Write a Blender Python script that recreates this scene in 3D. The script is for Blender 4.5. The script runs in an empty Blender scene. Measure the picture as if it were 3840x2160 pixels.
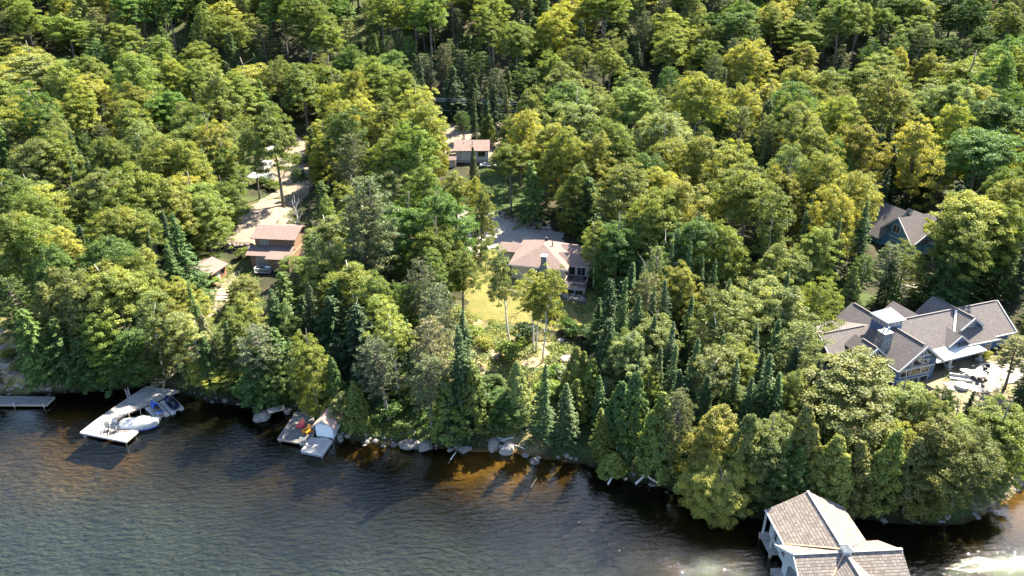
import bpy, math, random
import numpy as np
from mathutils import Vector, Matrix
R = math.radians
random.seed(7)
rng = np.random.default_rng(7)
scene = bpy.context.scene
col = scene.collection

# ------------------------------------------------------------------ camera, sky, sun, exposure
CAM_H, PITCH, FPX = 64.0, R(26), 2688.0           # metres above the lake, degrees below level, focal length in photo pixels
cam = bpy.data.cameras.new('camera')
cam.sensor_width = 36
cam.lens = 36 * FPX / 3840
cam.clip_end = 6000
cam_o = bpy.data.objects.new('camera', cam)
cam_o.location = (0, 0, CAM_H)
cam_o.rotation_euler = (R(90) - PITCH, 0, 0)
col.objects.link(cam_o)
scene.camera = cam_o

SUN_AZ, SUN_EL = R(43), R(50)                      # azimuth clockwise from +Y
world = bpy.data.worlds.new('World')
scene.world = world
world.use_nodes = True
wn = world.node_tree
sky = wn.nodes.new('ShaderNodeTexSky')
sky.sky_type = 'NISHITA'
sky.sun_disc = False
sky.sun_elevation = SUN_EL
sky.sun_rotation = SUN_AZ
sky.air_density = 1.0
sky.dust_density = 0.8
sky.ozone_density = 1.6
bg = wn.nodes['Background']
wn.links.new(sky.outputs[0], bg.inputs[0])
bg.inputs[1].default_value = 0.085
sun = bpy.data.lights.new('sun', 'SUN')
sun.energy = 5.0
sun.angle = R(0.5)
sun.color = (1.0, 0.91, 0.73)
sun_o = bpy.data.objects.new('sun', sun)
sd_ = Vector((math.sin(SUN_AZ) * math.cos(SUN_EL), math.cos(SUN_AZ) * math.cos(SUN_EL), math.sin(SUN_EL)))
sun_o.rotation_euler = sd_.to_track_quat('Z', 'Y').to_euler()
sun_o.location = (60, 80, 120)
col.objects.link(sun_o)
vs = scene.view_settings
vs.view_transform = 'Standard'
vs.look = 'None'
vs.exposure = 2.65
vs.gamma = 1.0
scene.render.engine = 'CYCLES'
cy = scene.cycles
cy.max_bounces = 6
cy.diffuse_bounces = 3
cy.glossy_bounces = 2
cy.transmission_bounces = 4
cy.transparent_max_bounces = 8
cy.caustics_reflective = False
cy.caustics_refractive = False
cy.use_denoising = True

# ------------------------------------------------------------------ photo geometry: pixel (3840 x 2160) to place
def un(px, py, z):
    x = (px - 1920) / FPX; y = -(py - 1080) / FPX
    d = (x, math.cos(PITCH) + y * math.sin(PITCH), -math.sin(PITCH) + y * math.cos(PITCH))
    t = (z - CAM_H) / d[2]
    return d[0] * t, d[1] * t

def undist(px, py, Y):
    x = (px - 1920) / FPX; y = -(py - 1080) / FPX
    d = (x, math.cos(PITCH) + y * math.sin(PITCH), -math.sin(PITCH) + y * math.cos(PITCH))
    return (d[0] * Y / d[1], Y, CAM_H + d[2] * Y / d[1])

def proj(x, y, z):
    z = z - CAM_H
    Z = y * math.cos(PITCH) - z * math.sin(PITCH); Yc = y * math.sin(PITCH) + z * math.cos(PITCH)
    return 1920 + FPX * x / Z, 1080 - FPX * Yc / Z

SH = [(-2200, 1492), (-900, 1490), (0, 1484), (130, 1478), (248, 1475), (476, 1460), (538, 1452), (621, 1460), (671, 1473), (766, 1500), (952, 1531), (1066, 1545), (1115, 1557), (1180, 1600), (1244, 1645), (1298, 1644), (1389, 1664), (1513, 1664), (1612, 1680), (1707, 1685), (1770, 1693), (1860, 1693), (1931, 1698), (1986, 1709), (2049, 1720), (2200, 1741), (2351, 1800), (2500, 1830), (2600, 1870), (2700, 1925), (2877, 1948), (3050, 1952), (3231, 1945), (3364, 1961), (3500, 1970), (3607, 1965), (3673, 1939), (3762, 1890), (3840, 1815), (4000, 1740), (4900, 1640), (6400, 1560)]
SHW = np.array([un(a, b, 0) for a, b in SH])
_A, _B = SHW[:-1], SHW[1:] - SHW[:-1]
_BB = (_B * _B).sum(1)

def shore_d(x, y):
    """distance from the waterline, positive on land"""
    x = np.asarray(x, float); y = np.asarray(y, float)
    ys = np.interp(x, SHW[:, 0], SHW[:, 1])
    if x.size < 4:
        px, py = x.reshape(-1, 1) - _A[:, 0], y.reshape(-1, 1) - _A[:, 1]
        t = np.minimum(np.maximum((px * _B[:, 0] + py * _B[:, 1]) / _BB, 0), 1)
        best = np.sqrt(((px - t * _B[:, 0]) ** 2 + (py - t * _B[:, 1]) ** 2).min(1)).reshape(x.shape)
        return np.where(y > ys, best, -best)
    best = np.full(x.shape, 1e9)
    for a, b in zip(SHW[:-1], SHW[1:]):
        dx, dy = b - a
        t = np.clip(((x - a[0]) * dx + (y - a[1]) * dy) / (dx * dx + dy * dy), 0, 1)
        best = np.minimum(best, np.hypot(x - a[0] - t * dx, y - a[1] - t * dy))
    return np.where(y > ys, best, -best)

def sstep(a, b, x):
    t = np.clip((x - a) / (b - a), 0, 1)
    return t * t * (3 - 2 * t)

def terr(x, y, bumps=True):
    x = np.asarray(x, float); y = np.asarray(y, float)
    d = shore_d(x, y)
    dp = np.maximum(d, 0)
    land = 1.2 * (1 - np.exp(-dp / 2.2)) + .075 * np.minimum(dp, 142) + .34 * np.clip(dp - 142, 0, 260) * sstep(138, 165, dp) + .1 * np.maximum(dp - 402, 0)
    yw = 141.4 + (x + 64.4) * (-.135)                       # the gravel pad behind its boulder wall
    land = land + 1.3 * sstep(-.3, .9, y - yw) * (1 - sstep(10, 34, y - yw)) * sstep(-71, -66, x) * (1 - sstep(-55.5, -53.5, x))
    dn = np.maximum(-d, 0)
    bed = -.28 * np.minimum(dn, 7) - .12 * np.minimum(np.maximum(dn - 7, 0), 30)
    n = .35 * np.sin(x * .21 + 1.3) * np.sin(y * .17 + .4) + .2 * np.sin(x * .53 + y * .31) + .12 * np.sin(x * 1.1 - y * .9)
    n = n * sstep(0, 12, np.abs(d)) * .7
    return np.where(d > 0, land, bed) + (n if bumps else 0)

def tz(x, y):
    return float(terr(np.array([x]), np.array([y]))[0])

def gr(px, py, off=0.0):
    """photo pixel -> point on the ground (or off metres above it)"""
    z = 4.0
    for _ in range(40):
        x, y = un(px, py, z + off)
        z = .5 * z + .5 * tz(x, y)
    return x, y, z

def V2O(p):
    return (p[0] * 3840 / 2576, p[1] * 3840 / 2576)

def inpoly(x, y, poly):
    x = np.asarray(x, float); y = np.asarray(y, float)
    c = np.zeros(x.shape, bool)
    n = len(poly)
    for i in range(n):
        x1, y1 = poly[i][0], poly[i][1]; x2, y2 = poly[(i + 1) % n][0], poly[(i + 1) % n][1]
        cond = (y1 > y) != (y2 > y)
        with np.errstate(divide='ignore', invalid='ignore'):
            xi = (x2 - x1) * (y - y1) / (y2 - y1 + 1e-12) + x1
        c ^= cond & (x < xi)
    return c

def pip(x, y, poly):
    c = False; x1, y1 = poly[-1]
    for x2, y2 in poly:
        if (y1 > y) != (y2 > y) and x < (x2 - x1) * (y - y1) / (y2 - y1) + x1: c = not c
        x1, y1 = x2, y2
    return c

# ------------------------------------------------------------------ object helpers
def tag(o, label=None, cat=None, group=None, kind=None):
    if label: o['label'] = label
    if cat: o['category'] = cat
    if group: o['group'] = group
    if kind: o['kind'] = kind
    return o

def thing(name, label, cat, loc=(0, 0, 0), rz=0.0, group=None):
    o = bpy.data.objects.new(name, None)
    o.empty_display_size = .3
    o.location = loc; o.rotation_euler = (0, 0, rz)
    col.objects.link(o)
    return tag(o, label, cat, group)

def copy_tree(o, parent=None):
    c = o.copy()
    col.objects.link(c)
    c.parent = parent
    for ch in o.children:
        copy_tree(ch, c)
    return c

class MB:
    def __init__(s):
        s.v = []; s.f = []
    def add(s, vs_, fs):
        n = len(s.v)
        s.v += [tuple(map(float, p)) for p in vs_]
        s.f += [tuple(i + n for i in f) for f in fs]
        return s
    def box(s, x0, x1, y0, y1, z0, z1):
        return s.add([(x0, y0, z0), (x1, y0, z0), (x1, y1, z0), (x0, y1, z0), (x0, y0, z1), (x1, y0, z1), (x1, y1, z1), (x0, y1, z1)],
                     [(3, 2, 1, 0), (4, 5, 6, 7), (0, 1, 5, 4), (1, 2, 6, 5), (2, 3, 7, 6), (3, 0, 4, 7)])
    def tbox(s, x0, x1, y0, y1, z0, X0, X1, Y0, Y1, z1):
        """box with a different rectangle at the top"""
        return s.add([(x0, y0, z0), (x1, y0, z0), (x1, y1, z0), (x0, y1, z0), (X0, Y0, z1), (X1, Y0, z1), (X1, Y1, z1), (X0, Y1, z1)],
                     [(3, 2, 1, 0), (4, 5, 6, 7), (0, 1, 5, 4), (1, 2, 6, 5), (2, 3, 7, 6), (3, 0, 4, 7)])
    def beam(s, p, q, w, h):
        p = Vector(p); q = Vector(q); d = (q - p).normalized()
        up = Vector((0, 0, 1)) if abs(d.z) < .95 else Vector((0, 1, 0))
        a = d.cross(up).normalized(); b = a.cross(d).normalized()
        vs_ = []
        for e in (p, q):
            for (i, j) in ((-1, -1), (1, -1), (1, 1), (-1, 1)):
                vs_.append(e + a * (i * w / 2) + b * (j * h / 2))
        return s.add(vs_, [(3, 2, 1, 0), (4, 5, 6, 7), (0, 1, 5, 4), (1, 2, 6, 5), (2, 3, 7, 6), (3, 0, 4, 7)])
    def prism(s, poly, z0, z1):
        a = sum(poly[i][0] * poly[(i + 1) % len(poly)][1] - poly[(i + 1) % len(poly)][0] * poly[i][1] for i in range(len(poly)))
        if a < 0: poly = poly[::-1]
        n = len(poly)
        z0s = z0 if hasattr(z0, '__len__') else [z0] * n
        return s.add([(p[0], p[1], z) for p, z in zip(poly, z0s)] + [(p[0], p[1], z1) for p in poly],
                     [tuple(range(n - 1, -1, -1)), tuple(range(n, 2 * n))] + [(i, (i + 1) % n, n + (i + 1) % n, n + i) for i in range(n)])
    def extr(s, prof, a0, a1, axis):
        """extrude a closed profile [(c, z)] along x or y; profile must be convex or start a fan"""
        n = len(prof)
        P = (lambda a, c, z: (a, c, z)) if axis == 'x' else (lambda a, c, z: (c, a, z))
        return s.add([P(a0, c, z) for c, z in prof] + [P(a1, c, z) for c, z in prof],
                     [tuple(range(n)), tuple(range(2 * n - 1, n - 1, -1))] + [((i + 1) % n, i, n + i, n + (i + 1) % n) for i in range(n)])
    def gable(s, axis, a0, a1, c, w0, w1, ze0, zr, t=.18, ze1=None):
        """roof slab: ridge along axis from a0 to a1 at cross position c, eaves at c-w0 (height ze0) and c+w1 (ze1)"""
        ze1 = ze0 if ze1 is None else ze1
        top = [(c - w0, ze0), (c, zr), (c + w1, ze1)]
        P = (lambda a, cc, z: (a, cc, z)) if axis == 'x' else (lambda a, cc, z: (cc, a, z))
        vs_ = []
        for a in (a0, a1):
            vs_ += [P(a, cc, z) for cc, z in top] + [P(a, cc, z - t) for cc, z in top]
        f = [(0, 1, 7, 6), (1, 2, 8, 7), (4, 3, 9, 10), (5, 4, 10, 11), (3, 0, 6, 9), (2, 5, 11, 8), (1, 0, 3, 4), (2, 1, 4, 5), (6, 7, 10, 9), (7, 8, 11, 10)]
        return s.add(vs_, f)
    def tube(s, pts, rad, n=6, cap=True):
        pts = [Vector(p) for p in pts]
        rad = rad if hasattr(rad, '__len__') else [rad] * len(pts)
        vs_ = []; f = []
        for i, p in enumerate(pts):
            d = (pts[min(i + 1, len(pts) - 1)] - pts[max(i - 1, 0)]).normalized()
            up = Vector((0, 0, 1)) if abs(d.z) < .9 else Vector((0, 1, 0))
            a = d.cross(up).normalized(); b = a.cross(d).normalized()
            for k in range(n):
                an = 2 * math.pi * k / n
                vs_.append(p + (a * math.cos(an) + b * math.sin(an)) * rad[i])
        for i in range(len(pts) - 1):
            for k in range(n):
                f.append((i * n + k, i * n + (k + 1) % n, (i + 1) * n + (k + 1) % n, (i + 1) * n + k))
        if cap:
            f.append(tuple(range(n - 1, -1, -1))); f.append(tuple((len(pts) - 1) * n + k for k in range(n)))
        return s.add(vs_, f)
    def loft(s, rings, closed=False, cap=True):
        n = len(rings[0]); vs_ = [p for r in rings for p in r]; f = []
        m = n if closed else n - 1
        for i in range(len(rings) - 1):
            for k in range(m):
                f.append((i * n + k, i * n + (k + 1) % n, (i + 1) * n + (k + 1) % n, (i + 1) * n + k))
        if cap:
            f.append(tuple(range(n))[::-1]); f.append(tuple((len(rings) - 1) * n + k for k in range(n)))
        return s.add(vs_, f)
    def build(s, name, m, parent=None, smooth=False):
        me = bpy.data.meshes.new(name)
        me.from_pydata(s.v, [], s.f)
        me.materials.append(m)
        if smooth:
            me.polygons.foreach_set('use_smooth', [True] * len(me.polygons))
        me.update()
        o = bpy.data.objects.new(name, me)
        col.objects.link(o)
        o.parent = parent
        return o

def np_mesh(name, verts, quads, mats, matidx=None, tone=None, colr=None, smooth=False):
    me = bpy.data.meshes.new(name)
    nv, nf = len(verts), len(quads)
    k = quads.shape[1]
    me.vertices.add(nv); me.loops.add(nf * k); me.polygons.add(nf)
    me.vertices.foreach_set('co', np.ascontiguousarray(verts, np.float32).ravel())
    me.loops.foreach_set('vertex_index', np.ascontiguousarray(quads, np.int32).ravel())
    me.polygons.foreach_set('loop_start', np.arange(0, nf * k, k, dtype=np.int32))
    me.polygons.foreach_set('loop_total', np.full(nf, k, np.int32))
    for m in mats: me.materials.append(m)
    if matidx is not None: me.polygons.foreach_set('material_index', np.ascontiguousarray(matidx, np.int32))
    if smooth: me.polygons.foreach_set('use_smooth', np.ones(nf, bool))
    me.update(calc_edges=True)
    if tone is not None:
        a = me.attributes.new('tone', 'FLOAT', 'POINT'); a.data.foreach_set('value', np.ascontiguousarray(tone, np.float32))
    if colr is not None:
        a = me.attributes.new('tint', 'FLOAT_COLOR', 'POINT'); a.data.foreach_set('color', np.ascontiguousarray(np.c_[colr, np.ones(nv)], np.float32).ravel())
    return me

# ------------------------------------------------------------------ materials
class NT:
    def __init__(s, name):
        s.m = bpy.data.materials.new(name); s.m.use_nodes = True
        s.t = s.m.node_tree; s.t.nodes.clear()
        s.out = s.t.nodes.new('ShaderNodeOutputMaterial')
    def n(s, typ, **kw):
        nd = s.t.nodes.new(typ)
        for k, v in kw.items():
            if k.startswith('i_'):
                key = k[2:]; key = int(key) if key.isdigit() else key.replace('_', ' ')
                tgt = nd.inputs[key]
                if hasattr(v, 'links') or hasattr(v, 'is_output'): s.t.links.new(v, tgt)
                else: tgt.default_value = v
            else: setattr(nd, k, v)
        return nd
    def link(s, a, b): s.t.links.new(a, b)
    def math(s, op, a, b=None):
        nd = s.t.nodes.new('ShaderNodeMath'); nd.operation = op
        for i, v in enumerate((a, b)):
            if v is None: continue
            if isinstance(v, (int, float)): nd.inputs[i].default_value = v
            else: s.t.links.new(v, nd.inputs[i])
        return nd.outputs[0]
    def mix(s, f, a, b, blend='MIX'):
        nd = s.t.nodes.new('ShaderNodeMixRGB'); nd.blend_type = blend
        for i, v in enumerate((f, a, b)):
            if isinstance(v, (int, float)): nd.inputs[i].default_value = v
            elif isinstance(v, tuple): nd.inputs[i].default_value = (*v[:3], 1)
            else: s.t.links.new(v, nd.inputs[i])
        return nd.outputs[0]
    def ramp(s, fac, stops):
        nd = s.t.nodes.new('ShaderNodeValToRGB'); e = nd.color_ramp.elements
        while len(e) < len(stops): e.new(.5)
        for el, (p, c) in zip(e, stops):
            el.position = p; el.color = (*c, 1) if isinstance(c, tuple) else (c, c, c, 1)
        s.t.links.new(fac, nd.inputs[0]); return nd.outputs[0]
    def noise(s, scale, detail=4, vec=None, rough=.55):
        nd = s.t.nodes.new('ShaderNodeTexNoise'); nd.inputs['Scale'].default_value = scale; nd.inputs['Detail'].default_value = detail; nd.inputs['Roughness'].default_value = rough
        if vec is not None: s.t.links.new(vec, nd.inputs['Vector'])
        return nd.outputs[0]
    def obj(s): return s.n('ShaderNodeTexCoord').outputs['Object']
    def done(s, color, rough=.8, bump=None, bstr=.3, spec=.3, metal=0.0, bdist=.05):
        b = s.n('ShaderNodeBsdfPrincipled')
        if isinstance(color, tuple): b.inputs['Base Color'].default_value = (*color, 1)
        else: s.link(color, b.inputs['Base Color'])
        if isinstance(rough, (int, float)): b.inputs['Roughness'].default_value = rough
        else: s.link(rough, b.inputs['Roughness'])
        b.inputs['Specular IOR Level'].default_value = spec
        b.inputs['Metallic'].default_value = metal
        if bump is not None:
            bn = s.n('ShaderNodeBump'); bn.inputs['Strength'].default_value = bstr; bn.inputs['Distance'].default_value = bdist
            s.link(bump, bn.inputs['Height']); s.link(bn.outputs[0], b.inputs['Normal'])
        s.link(b.outputs[0], s.out.inputs[0])
        return s.m

def m_paint(name, c, rough=.5, var=.12, scale=3.0, spec=.35):
    t = NT(name); n = t.noise(scale, 5, t.obj())
    k = tuple(x * (1 - var) for x in c); k2 = tuple(min(1, x * (1 + var)) for x in c)
    return t.done(t.mix(n, k, k2), rough, n, .1, spec)

def m_shingle(name, c, c2, row=.16, wid=.35, edge=.55, stain=.25):
    """shingle courses that follow the slope: rows by height, columns along the eave"""
    t = NT(name); tc = t.n('ShaderNodeTexCoord')
    sx = t.n('ShaderNodeSeparateXYZ', i_0=tc.outputs['Object']); sn = t.n('ShaderNodeSeparateXYZ', i_0=tc.outputs['Normal'])
    g = t.math('GREATER_THAN', t.math('ABSOLUTE', sn.outputs[0]), t.math('ABSOLUTE', sn.outputs[1]))
    along = t.math('ADD', t.math('MULTIPLY', sx.outputs[1], g), t.math('MULTIPLY', sx.outputs[0], t.math('SUBTRACT', 1.0, g)))
    cb = t.n('ShaderNodeCombineXYZ', i_0=along, i_1=sx.outputs[2])
    br = t.n('ShaderNodeTexBrick', i_Vector=cb.outputs[0])
    br.inputs['Color1'].default_value = (*c, 1); br.inputs['Color2'].default_value = (*c2, 1)
    br.inputs['Mortar'].default_value = (*[x * edge for x in c], 1)
    br.inputs['Scale'].default_value = 1; br.inputs['Mortar Size'].default_value = row * .09
    br.inputs['Brick Width'].default_value = wid; br.inputs['Row Height'].default_value = row
    br.inputs['Bias'].default_value = 0
    n = t.noise(.8, 5, tc.outputs['Object']); n2 = t.noise(9, 3, tc.outputs['Object'])
    cc = t.mix(t.math('MULTIPLY', t.math('SUBTRACT', n, .35), stain * 2), br.outputs[0], tuple(x * .55 for x in c))
    cc = t.mix(.25, cc, n2, 'OVERLAY')
    return t.done(cc, .9, br.outputs['Fac'], .35, .04)

def m_siding(name, c, row=.2, var=.1):
    t = NT(name); tc = t.obj(); s = t.n('ShaderNodeSeparateXYZ', i_0=tc)
    f = t.math('FRACT', t.math('DIVIDE', s.outputs[2], row))
    e = t.ramp(f, [(0, .62), (.14, 1.0), (1, .94)])
    n = t.noise(2.2, 5, tc)
    return t.done(t.mix(1.0, t.mix(n, tuple(x * (1 - var) for x in c), tuple(min(1, x * (1 + var)) for x in c)), e, 'MULTIPLY'), .6, f, .25, .3)

def m_planks(name, c, c2, width=.14, ang=0.0, gap=.12, stain=(.1, .1, .1), stain_amt=.4):
    t = NT(name); tc = t.obj()
    mp = t.n('ShaderNodeMapping', i_Vector=tc); mp.inputs['Rotation'].default_value = (0, 0, ang)
    s = t.n('ShaderNodeSeparateXYZ', i_0=mp.outputs[0])
    q = t.math('DIVIDE', s.outputs[1], width)
    fr = t.math('FRACT', q); wn_ = t.n('ShaderNodeTexWhiteNoise', noise_dimensions='1D', i_W=t.math('FLOOR', q))
    base = t.mix(wn_.outputs[0], c, c2)
    n = t.noise(1.1, 6, tc); base = t.mix(t.math('MULTIPLY', t.ramp(n, [(.4, 0.0), (.65, 1.0)]), stain_amt), base, stain)
    g = t.ramp(fr, [(0, .25), (gap, 1.0), (1, 1.0)])
    return t.done(t.mix(1.0, base, g, 'MULTIPLY'), .85, fr, .2, .06)

def m_stone(name, c, c2, scale=2.0, joints=True):
    t = NT(name); tc = t.obj()
    v = t.n('ShaderNodeTexVoronoi', i_Vector=tc); v.inputs['Scale'].default_value = scale
    n = t.noise(6, 6, tc)
    hue = t.n('ShaderNodeSeparateColor', i_0=v.outputs['Color']).outputs[0]
    base = t.mix(hue, c, c2)
    base = t.mix(.45, base, n, 'OVERLAY')
    if joints:
        v2 = t.n('ShaderNodeTexVoronoi', feature='DISTANCE_TO_EDGE', i_Vector=tc); v2.inputs['Scale'].default_value = scale
        base = t.mix(t.ramp(v2.outputs['Distance'], [(.02, 1.0), (.08, 0.0)]), base, tuple(x * .35 for x in c))
    return t.done(base, .85, n, .5, .25)

def m_rock(name, c, c2):
    t = NT(name); tc = t.obj(); oi = t.n('ShaderNodeObjectInfo')
    n = t.noise(1.7, 8, tc, .65); n2 = t.noise(9, 4, tc)
    base = t.mix(n, c, c2); base = t.mix(.5, base, n2, 'OVERLAY')
    base = t.mix(1.0, base, t.ramp(oi.outputs['Random'], [(0, .6), (1, 1.25)]), 'MULTIPLY')
    lich = t.ramp(t.noise(3.3, 5, tc), [(.58, 0.0), (.66, 1.0)])
    base = t.mix(t.math('MULTIPLY', lich, .5), base, (.33, .34, .28))
    return t.done(base, .9, n2, .5, .2)

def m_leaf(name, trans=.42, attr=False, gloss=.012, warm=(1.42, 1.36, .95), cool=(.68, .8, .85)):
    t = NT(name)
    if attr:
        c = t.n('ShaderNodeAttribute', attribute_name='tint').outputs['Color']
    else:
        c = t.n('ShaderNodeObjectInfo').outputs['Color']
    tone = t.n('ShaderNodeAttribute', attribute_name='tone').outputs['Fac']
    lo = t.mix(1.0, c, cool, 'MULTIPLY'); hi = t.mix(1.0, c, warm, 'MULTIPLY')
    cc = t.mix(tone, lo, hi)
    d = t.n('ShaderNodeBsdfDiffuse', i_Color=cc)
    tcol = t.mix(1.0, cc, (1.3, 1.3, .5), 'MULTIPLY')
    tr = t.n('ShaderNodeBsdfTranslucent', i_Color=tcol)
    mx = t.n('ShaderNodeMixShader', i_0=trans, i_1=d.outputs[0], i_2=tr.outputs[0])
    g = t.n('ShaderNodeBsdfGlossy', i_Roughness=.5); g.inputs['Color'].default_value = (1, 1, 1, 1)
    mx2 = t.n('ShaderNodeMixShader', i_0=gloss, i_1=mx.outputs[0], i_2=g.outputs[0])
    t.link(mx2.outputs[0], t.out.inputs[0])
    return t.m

def m_bark(name, c, c2, birch=False):
    t = NT(name); tc = t.obj()
    if birch:
        mp = t.n('ShaderNodeMapping', i_Vector=tc); mp.inputs['Scale'].default_value = (1.2, 1.2, 5)
        n = t.noise(1.6, 4, mp.outputs[0]); base = t.ramp(n, [(.36, c2), (.45, c)])
    else:
        mp = t.n('ShaderNodeMapping', i_Vector=tc); mp.inputs['Scale'].default_value = (5, 5, .8)
        n = t.noise(1.5, 6, mp.outputs[0]); base = t.mix(n, c, c2)
    return t.done(base, .9, n, .4, .15)

def m_plain(name, c, rough=.4, spec=.5, metal=0.0):
    t = NT(name); n = t.noise(8, 3, t.obj())
    return t.done(t.mix(n, tuple(x * .92 for x in c), tuple(min(1, x * 1.06) for x in c)), rough, None, 0, spec, metal)

M = dict(
    white=m_paint('white_trim', (.4, .4, .4), .5, .05), glass=m_plain('window_glass', (.022, .027, .03), .06, .6),
    greyglass=m_plain('curtained_glass', (.16, .19, .2), .1, .6),
    pink_roof=m_shingle('pink_brown_shingles', (.165, .122, .112), (.2, .152, .14), .16, .35, .75, .22),
    brown_roof=m_shingle('brown_shingles', (.15, .112, .102), (.18, .135, .122), .16, .35, .75, .12),
    grey_roof=m_shingle('taupe_shingles', (.118, .106, .105), (.155, .14, .138), .17, .3, .6, .22),
    boat_roof=m_shingle('weathered_shakes', (.14, .12, .108), (.235, .205, .185), .17, .28, .45, .3),
    beige=m_siding('beige_siding', (.46, .39, .32)), whites=m_siding('white_siding', (.46, .48, .48), .18, .05),
    brown=m_siding('brown_board_siding', (.24, .15, .105), .2), redbrown=m_siding('red_brown_siding', (.33, .17, .11), .18),
    blue=m_siding('navy_blue_siding', (.06, .12, .24), .2), blue2=m_siding('teal_blue_siding', (.10, .25, .35), .2),
    found=m_paint('concrete_block', (.32, .33, .33), .9), metalroof=m_paint('pale_metal_roof', (.42, .42, .41), .35, .04),
    stone=m_stone('fieldstone', (.16, .165, .17), (.33, .32, .30), 3.4), slate=m_stone('blue_grey_stone', (.11, .13, .145), (.2, .22, .235), 3.4),
    dark=m_plain('dark_metal', (.02, .02, .022), .5), black=m_plain('black_plastic', (.012, .012, .014), .45),
    alu=m_plain('aluminium', (.62, .63, .64), .35, .5, .6),
    deckshade=m_planks('shaded_dock_planks', (.17, .165, .158), (.25, .24, .23), .14, R(15.4), .14, (.09, .087, .084), .55),  # long dock walkway: tree shade put into the plank colour
    decksun=m_planks('sunlit_dock_planks', (.22, .186, .166), (.29, .248, .222), .14, R(15.4), .12, (.3, .26, .23), .3),  # long dock platform: same planks, coloured as in full sun
    deckold=m_planks('old_dock_planks', (.10, .10, .097), (.165, .16, .157), .15, R(14.4), .16, (.075, .075, .075), .6),
    deckfloat=m_planks('silver_dock_planks', (.19, .183, .18), (.25, .24, .235), .14, R(16), .1, (.42, .4, .39), .3),
    deckdark=m_planks('dark_deck_boards', (.10, .085, .08), (.14, .12, .11), .14, 0, .15, (.05, .045, .04), .4),
    deckbrown=m_planks('weathered_deck_boards', (.26, .24, .22), (.34, .31, .29), .14, 0, .15, (.14, .12, .11), .4),
    wood=m_paint('weathered_wood', (.26, .22, .185), .85, .25), step=m_paint('pale_step_wood', (.42, .33, .26), .85, .2),
    canvas=m_paint('white_boat_canvas', (.4, .385, .365), .8, .06, 1.5), gel=m_plain('white_gelcoat', (.42, .43, .43), .15, .5),
    gelblue=m_plain('blue_gelcoat', (.02, .07, .36), .15, .5), gelnavy=m_plain('navy_gelcoat', (.012, .02, .06), .15, .5),
    plastic=m_plain('pale_float_plastic', (.34, .325, .31), .5), red=m_plain('coral_red_plastic', (.55, .07, .075), .5),
    orange=m_plain('orange_yellow_plastic', (.72, .27, .012), .5), greychair=m_plain('grey_chair_plastic', (.16, .165, .16), .55),
    rock=m_rock('granite_rock', (.075, .07, .066), (.2, .18, .165)), rockw=m_rock('pale_granite_rock', (.13, .115, .105), (.27, .24, .215)),
    bark=m_bark('grey_brown_bark', (.10, .085, .07), (.21, .185, .16)), birchbark=m_bark('white_birch_bark', (.62, .59, .55), (.10, .09, .085), True),
    deadbark=m_bark('bleached_dead_wood', (.36, .33, .30), (.56, .52, .48)),
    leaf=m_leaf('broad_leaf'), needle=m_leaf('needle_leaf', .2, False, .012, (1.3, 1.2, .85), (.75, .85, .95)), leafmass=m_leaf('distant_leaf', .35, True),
)
# ================================================================== THE SETTING
def axis_steps(segs):
    out = []
    for a, b, st in segs:
        out += list(np.arange(a, b, st))
    out.append(segs[-1][1])
    return np.array(out)

def vnoise(x, y, s, seed=0):
    r = np.random.default_rng(seed); g = r.random((64, 64))
    u = (x / s) % 64; v = (y / s) % 64
    i = np.floor(u).astype(int); j = np.floor(v).astype(int); a = u - i; b = v - j
    a = a * a * (3 - 2 * a); b = b * b * (3 - 2 * b); i %= 64; j %= 64
    i1 = (i + 1) % 64; j1 = (j + 1) % 64
    return (g[i, j] * (1 - a) + g[i1, j] * a) * (1 - b) + (g[i, j1] * (1 - a) + g[i1, j1] * a) * b

def fbm(x, y, s, seed=0):
    return sum(vnoise(x, y, s / 2 ** k, seed + k) / 2 ** k for k in range(4)) / 1.875

def blend(c, k, c2):
    return c * (1 - k[:, None]) + np.array(c2) * k[:, None]

def world_poly(pix):
    return [gr(*p)[:2] for p in pix]

def soft_in(x, y, poly, w=2.0):
    """1 inside a polygon, fading out over w metres"""
    d = np.full(x.shape, 1e9)
    for i in range(len(poly)):
        a = np.array(poly[i]); b = np.array(poly[(i + 1) % len(poly)]); dx, dy = b - a
        t = np.clip(((x - a[0]) * dx + (y - a[1]) * dy) / (dx * dx + dy * dy + 1e-9), 0, 1)
        d = np.minimum(d, np.hypot(x - a[0] - t * dx, y - a[1] - t * dy))
    return np.clip(.5 + np.where(inpoly(x, y, poly), d, -d) / w, 0, 1)

gx = axis_steps([(-2200, -400, 90), (-400, -140, 12), (-140, -90, 3), (-90, 95, .9), (95, 140, 3), (140, 400, 12), (400, 2200, 90)])
gy = axis_steps([(-1500, 20, 110), (20, 46, 4), (46, 64, 1.5), (64, 150, .8), (150, 240, 2), (240, 480, 8), (480, 3200, 90)])
GX, GY = np.meshgrid(gx, gy)
X = GX.ravel(); Y = GY.ravel(); Dd = shore_d(X, Y); Z = terr(X, Y)
n1 = fbm(X, Y, 9, 3); n2 = fbm(X, Y, 3, 9); n3 = fbm(X, Y, 28, 21)
C = np.tile(np.array([.030, .031, .018]), (len(X), 1))
C = blend(C, sstep(.5, .62, n1), (.045, .060, .020))                      # moss and low plants
C = blend(C, sstep(.58, .7, n2) * .35, (.10, .07, .045))                   # leaf litter
yard = world_poly([(1560, 1180), (1680, 1120), (1780, 1180), (2000, 1260), (2140, 1300), (2140, 1420), (2080, 1600), (2000, 1690), (1850, 1670), (1760, 1500), (1640, 1330)])
ky = soft_in(X, Y, yard, 4)
C = blend(C, ky * .75, (.15, .135, .06)); C = blend(C, ky * sstep(.5, .62, n2), (.27, .20, .12))
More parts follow.
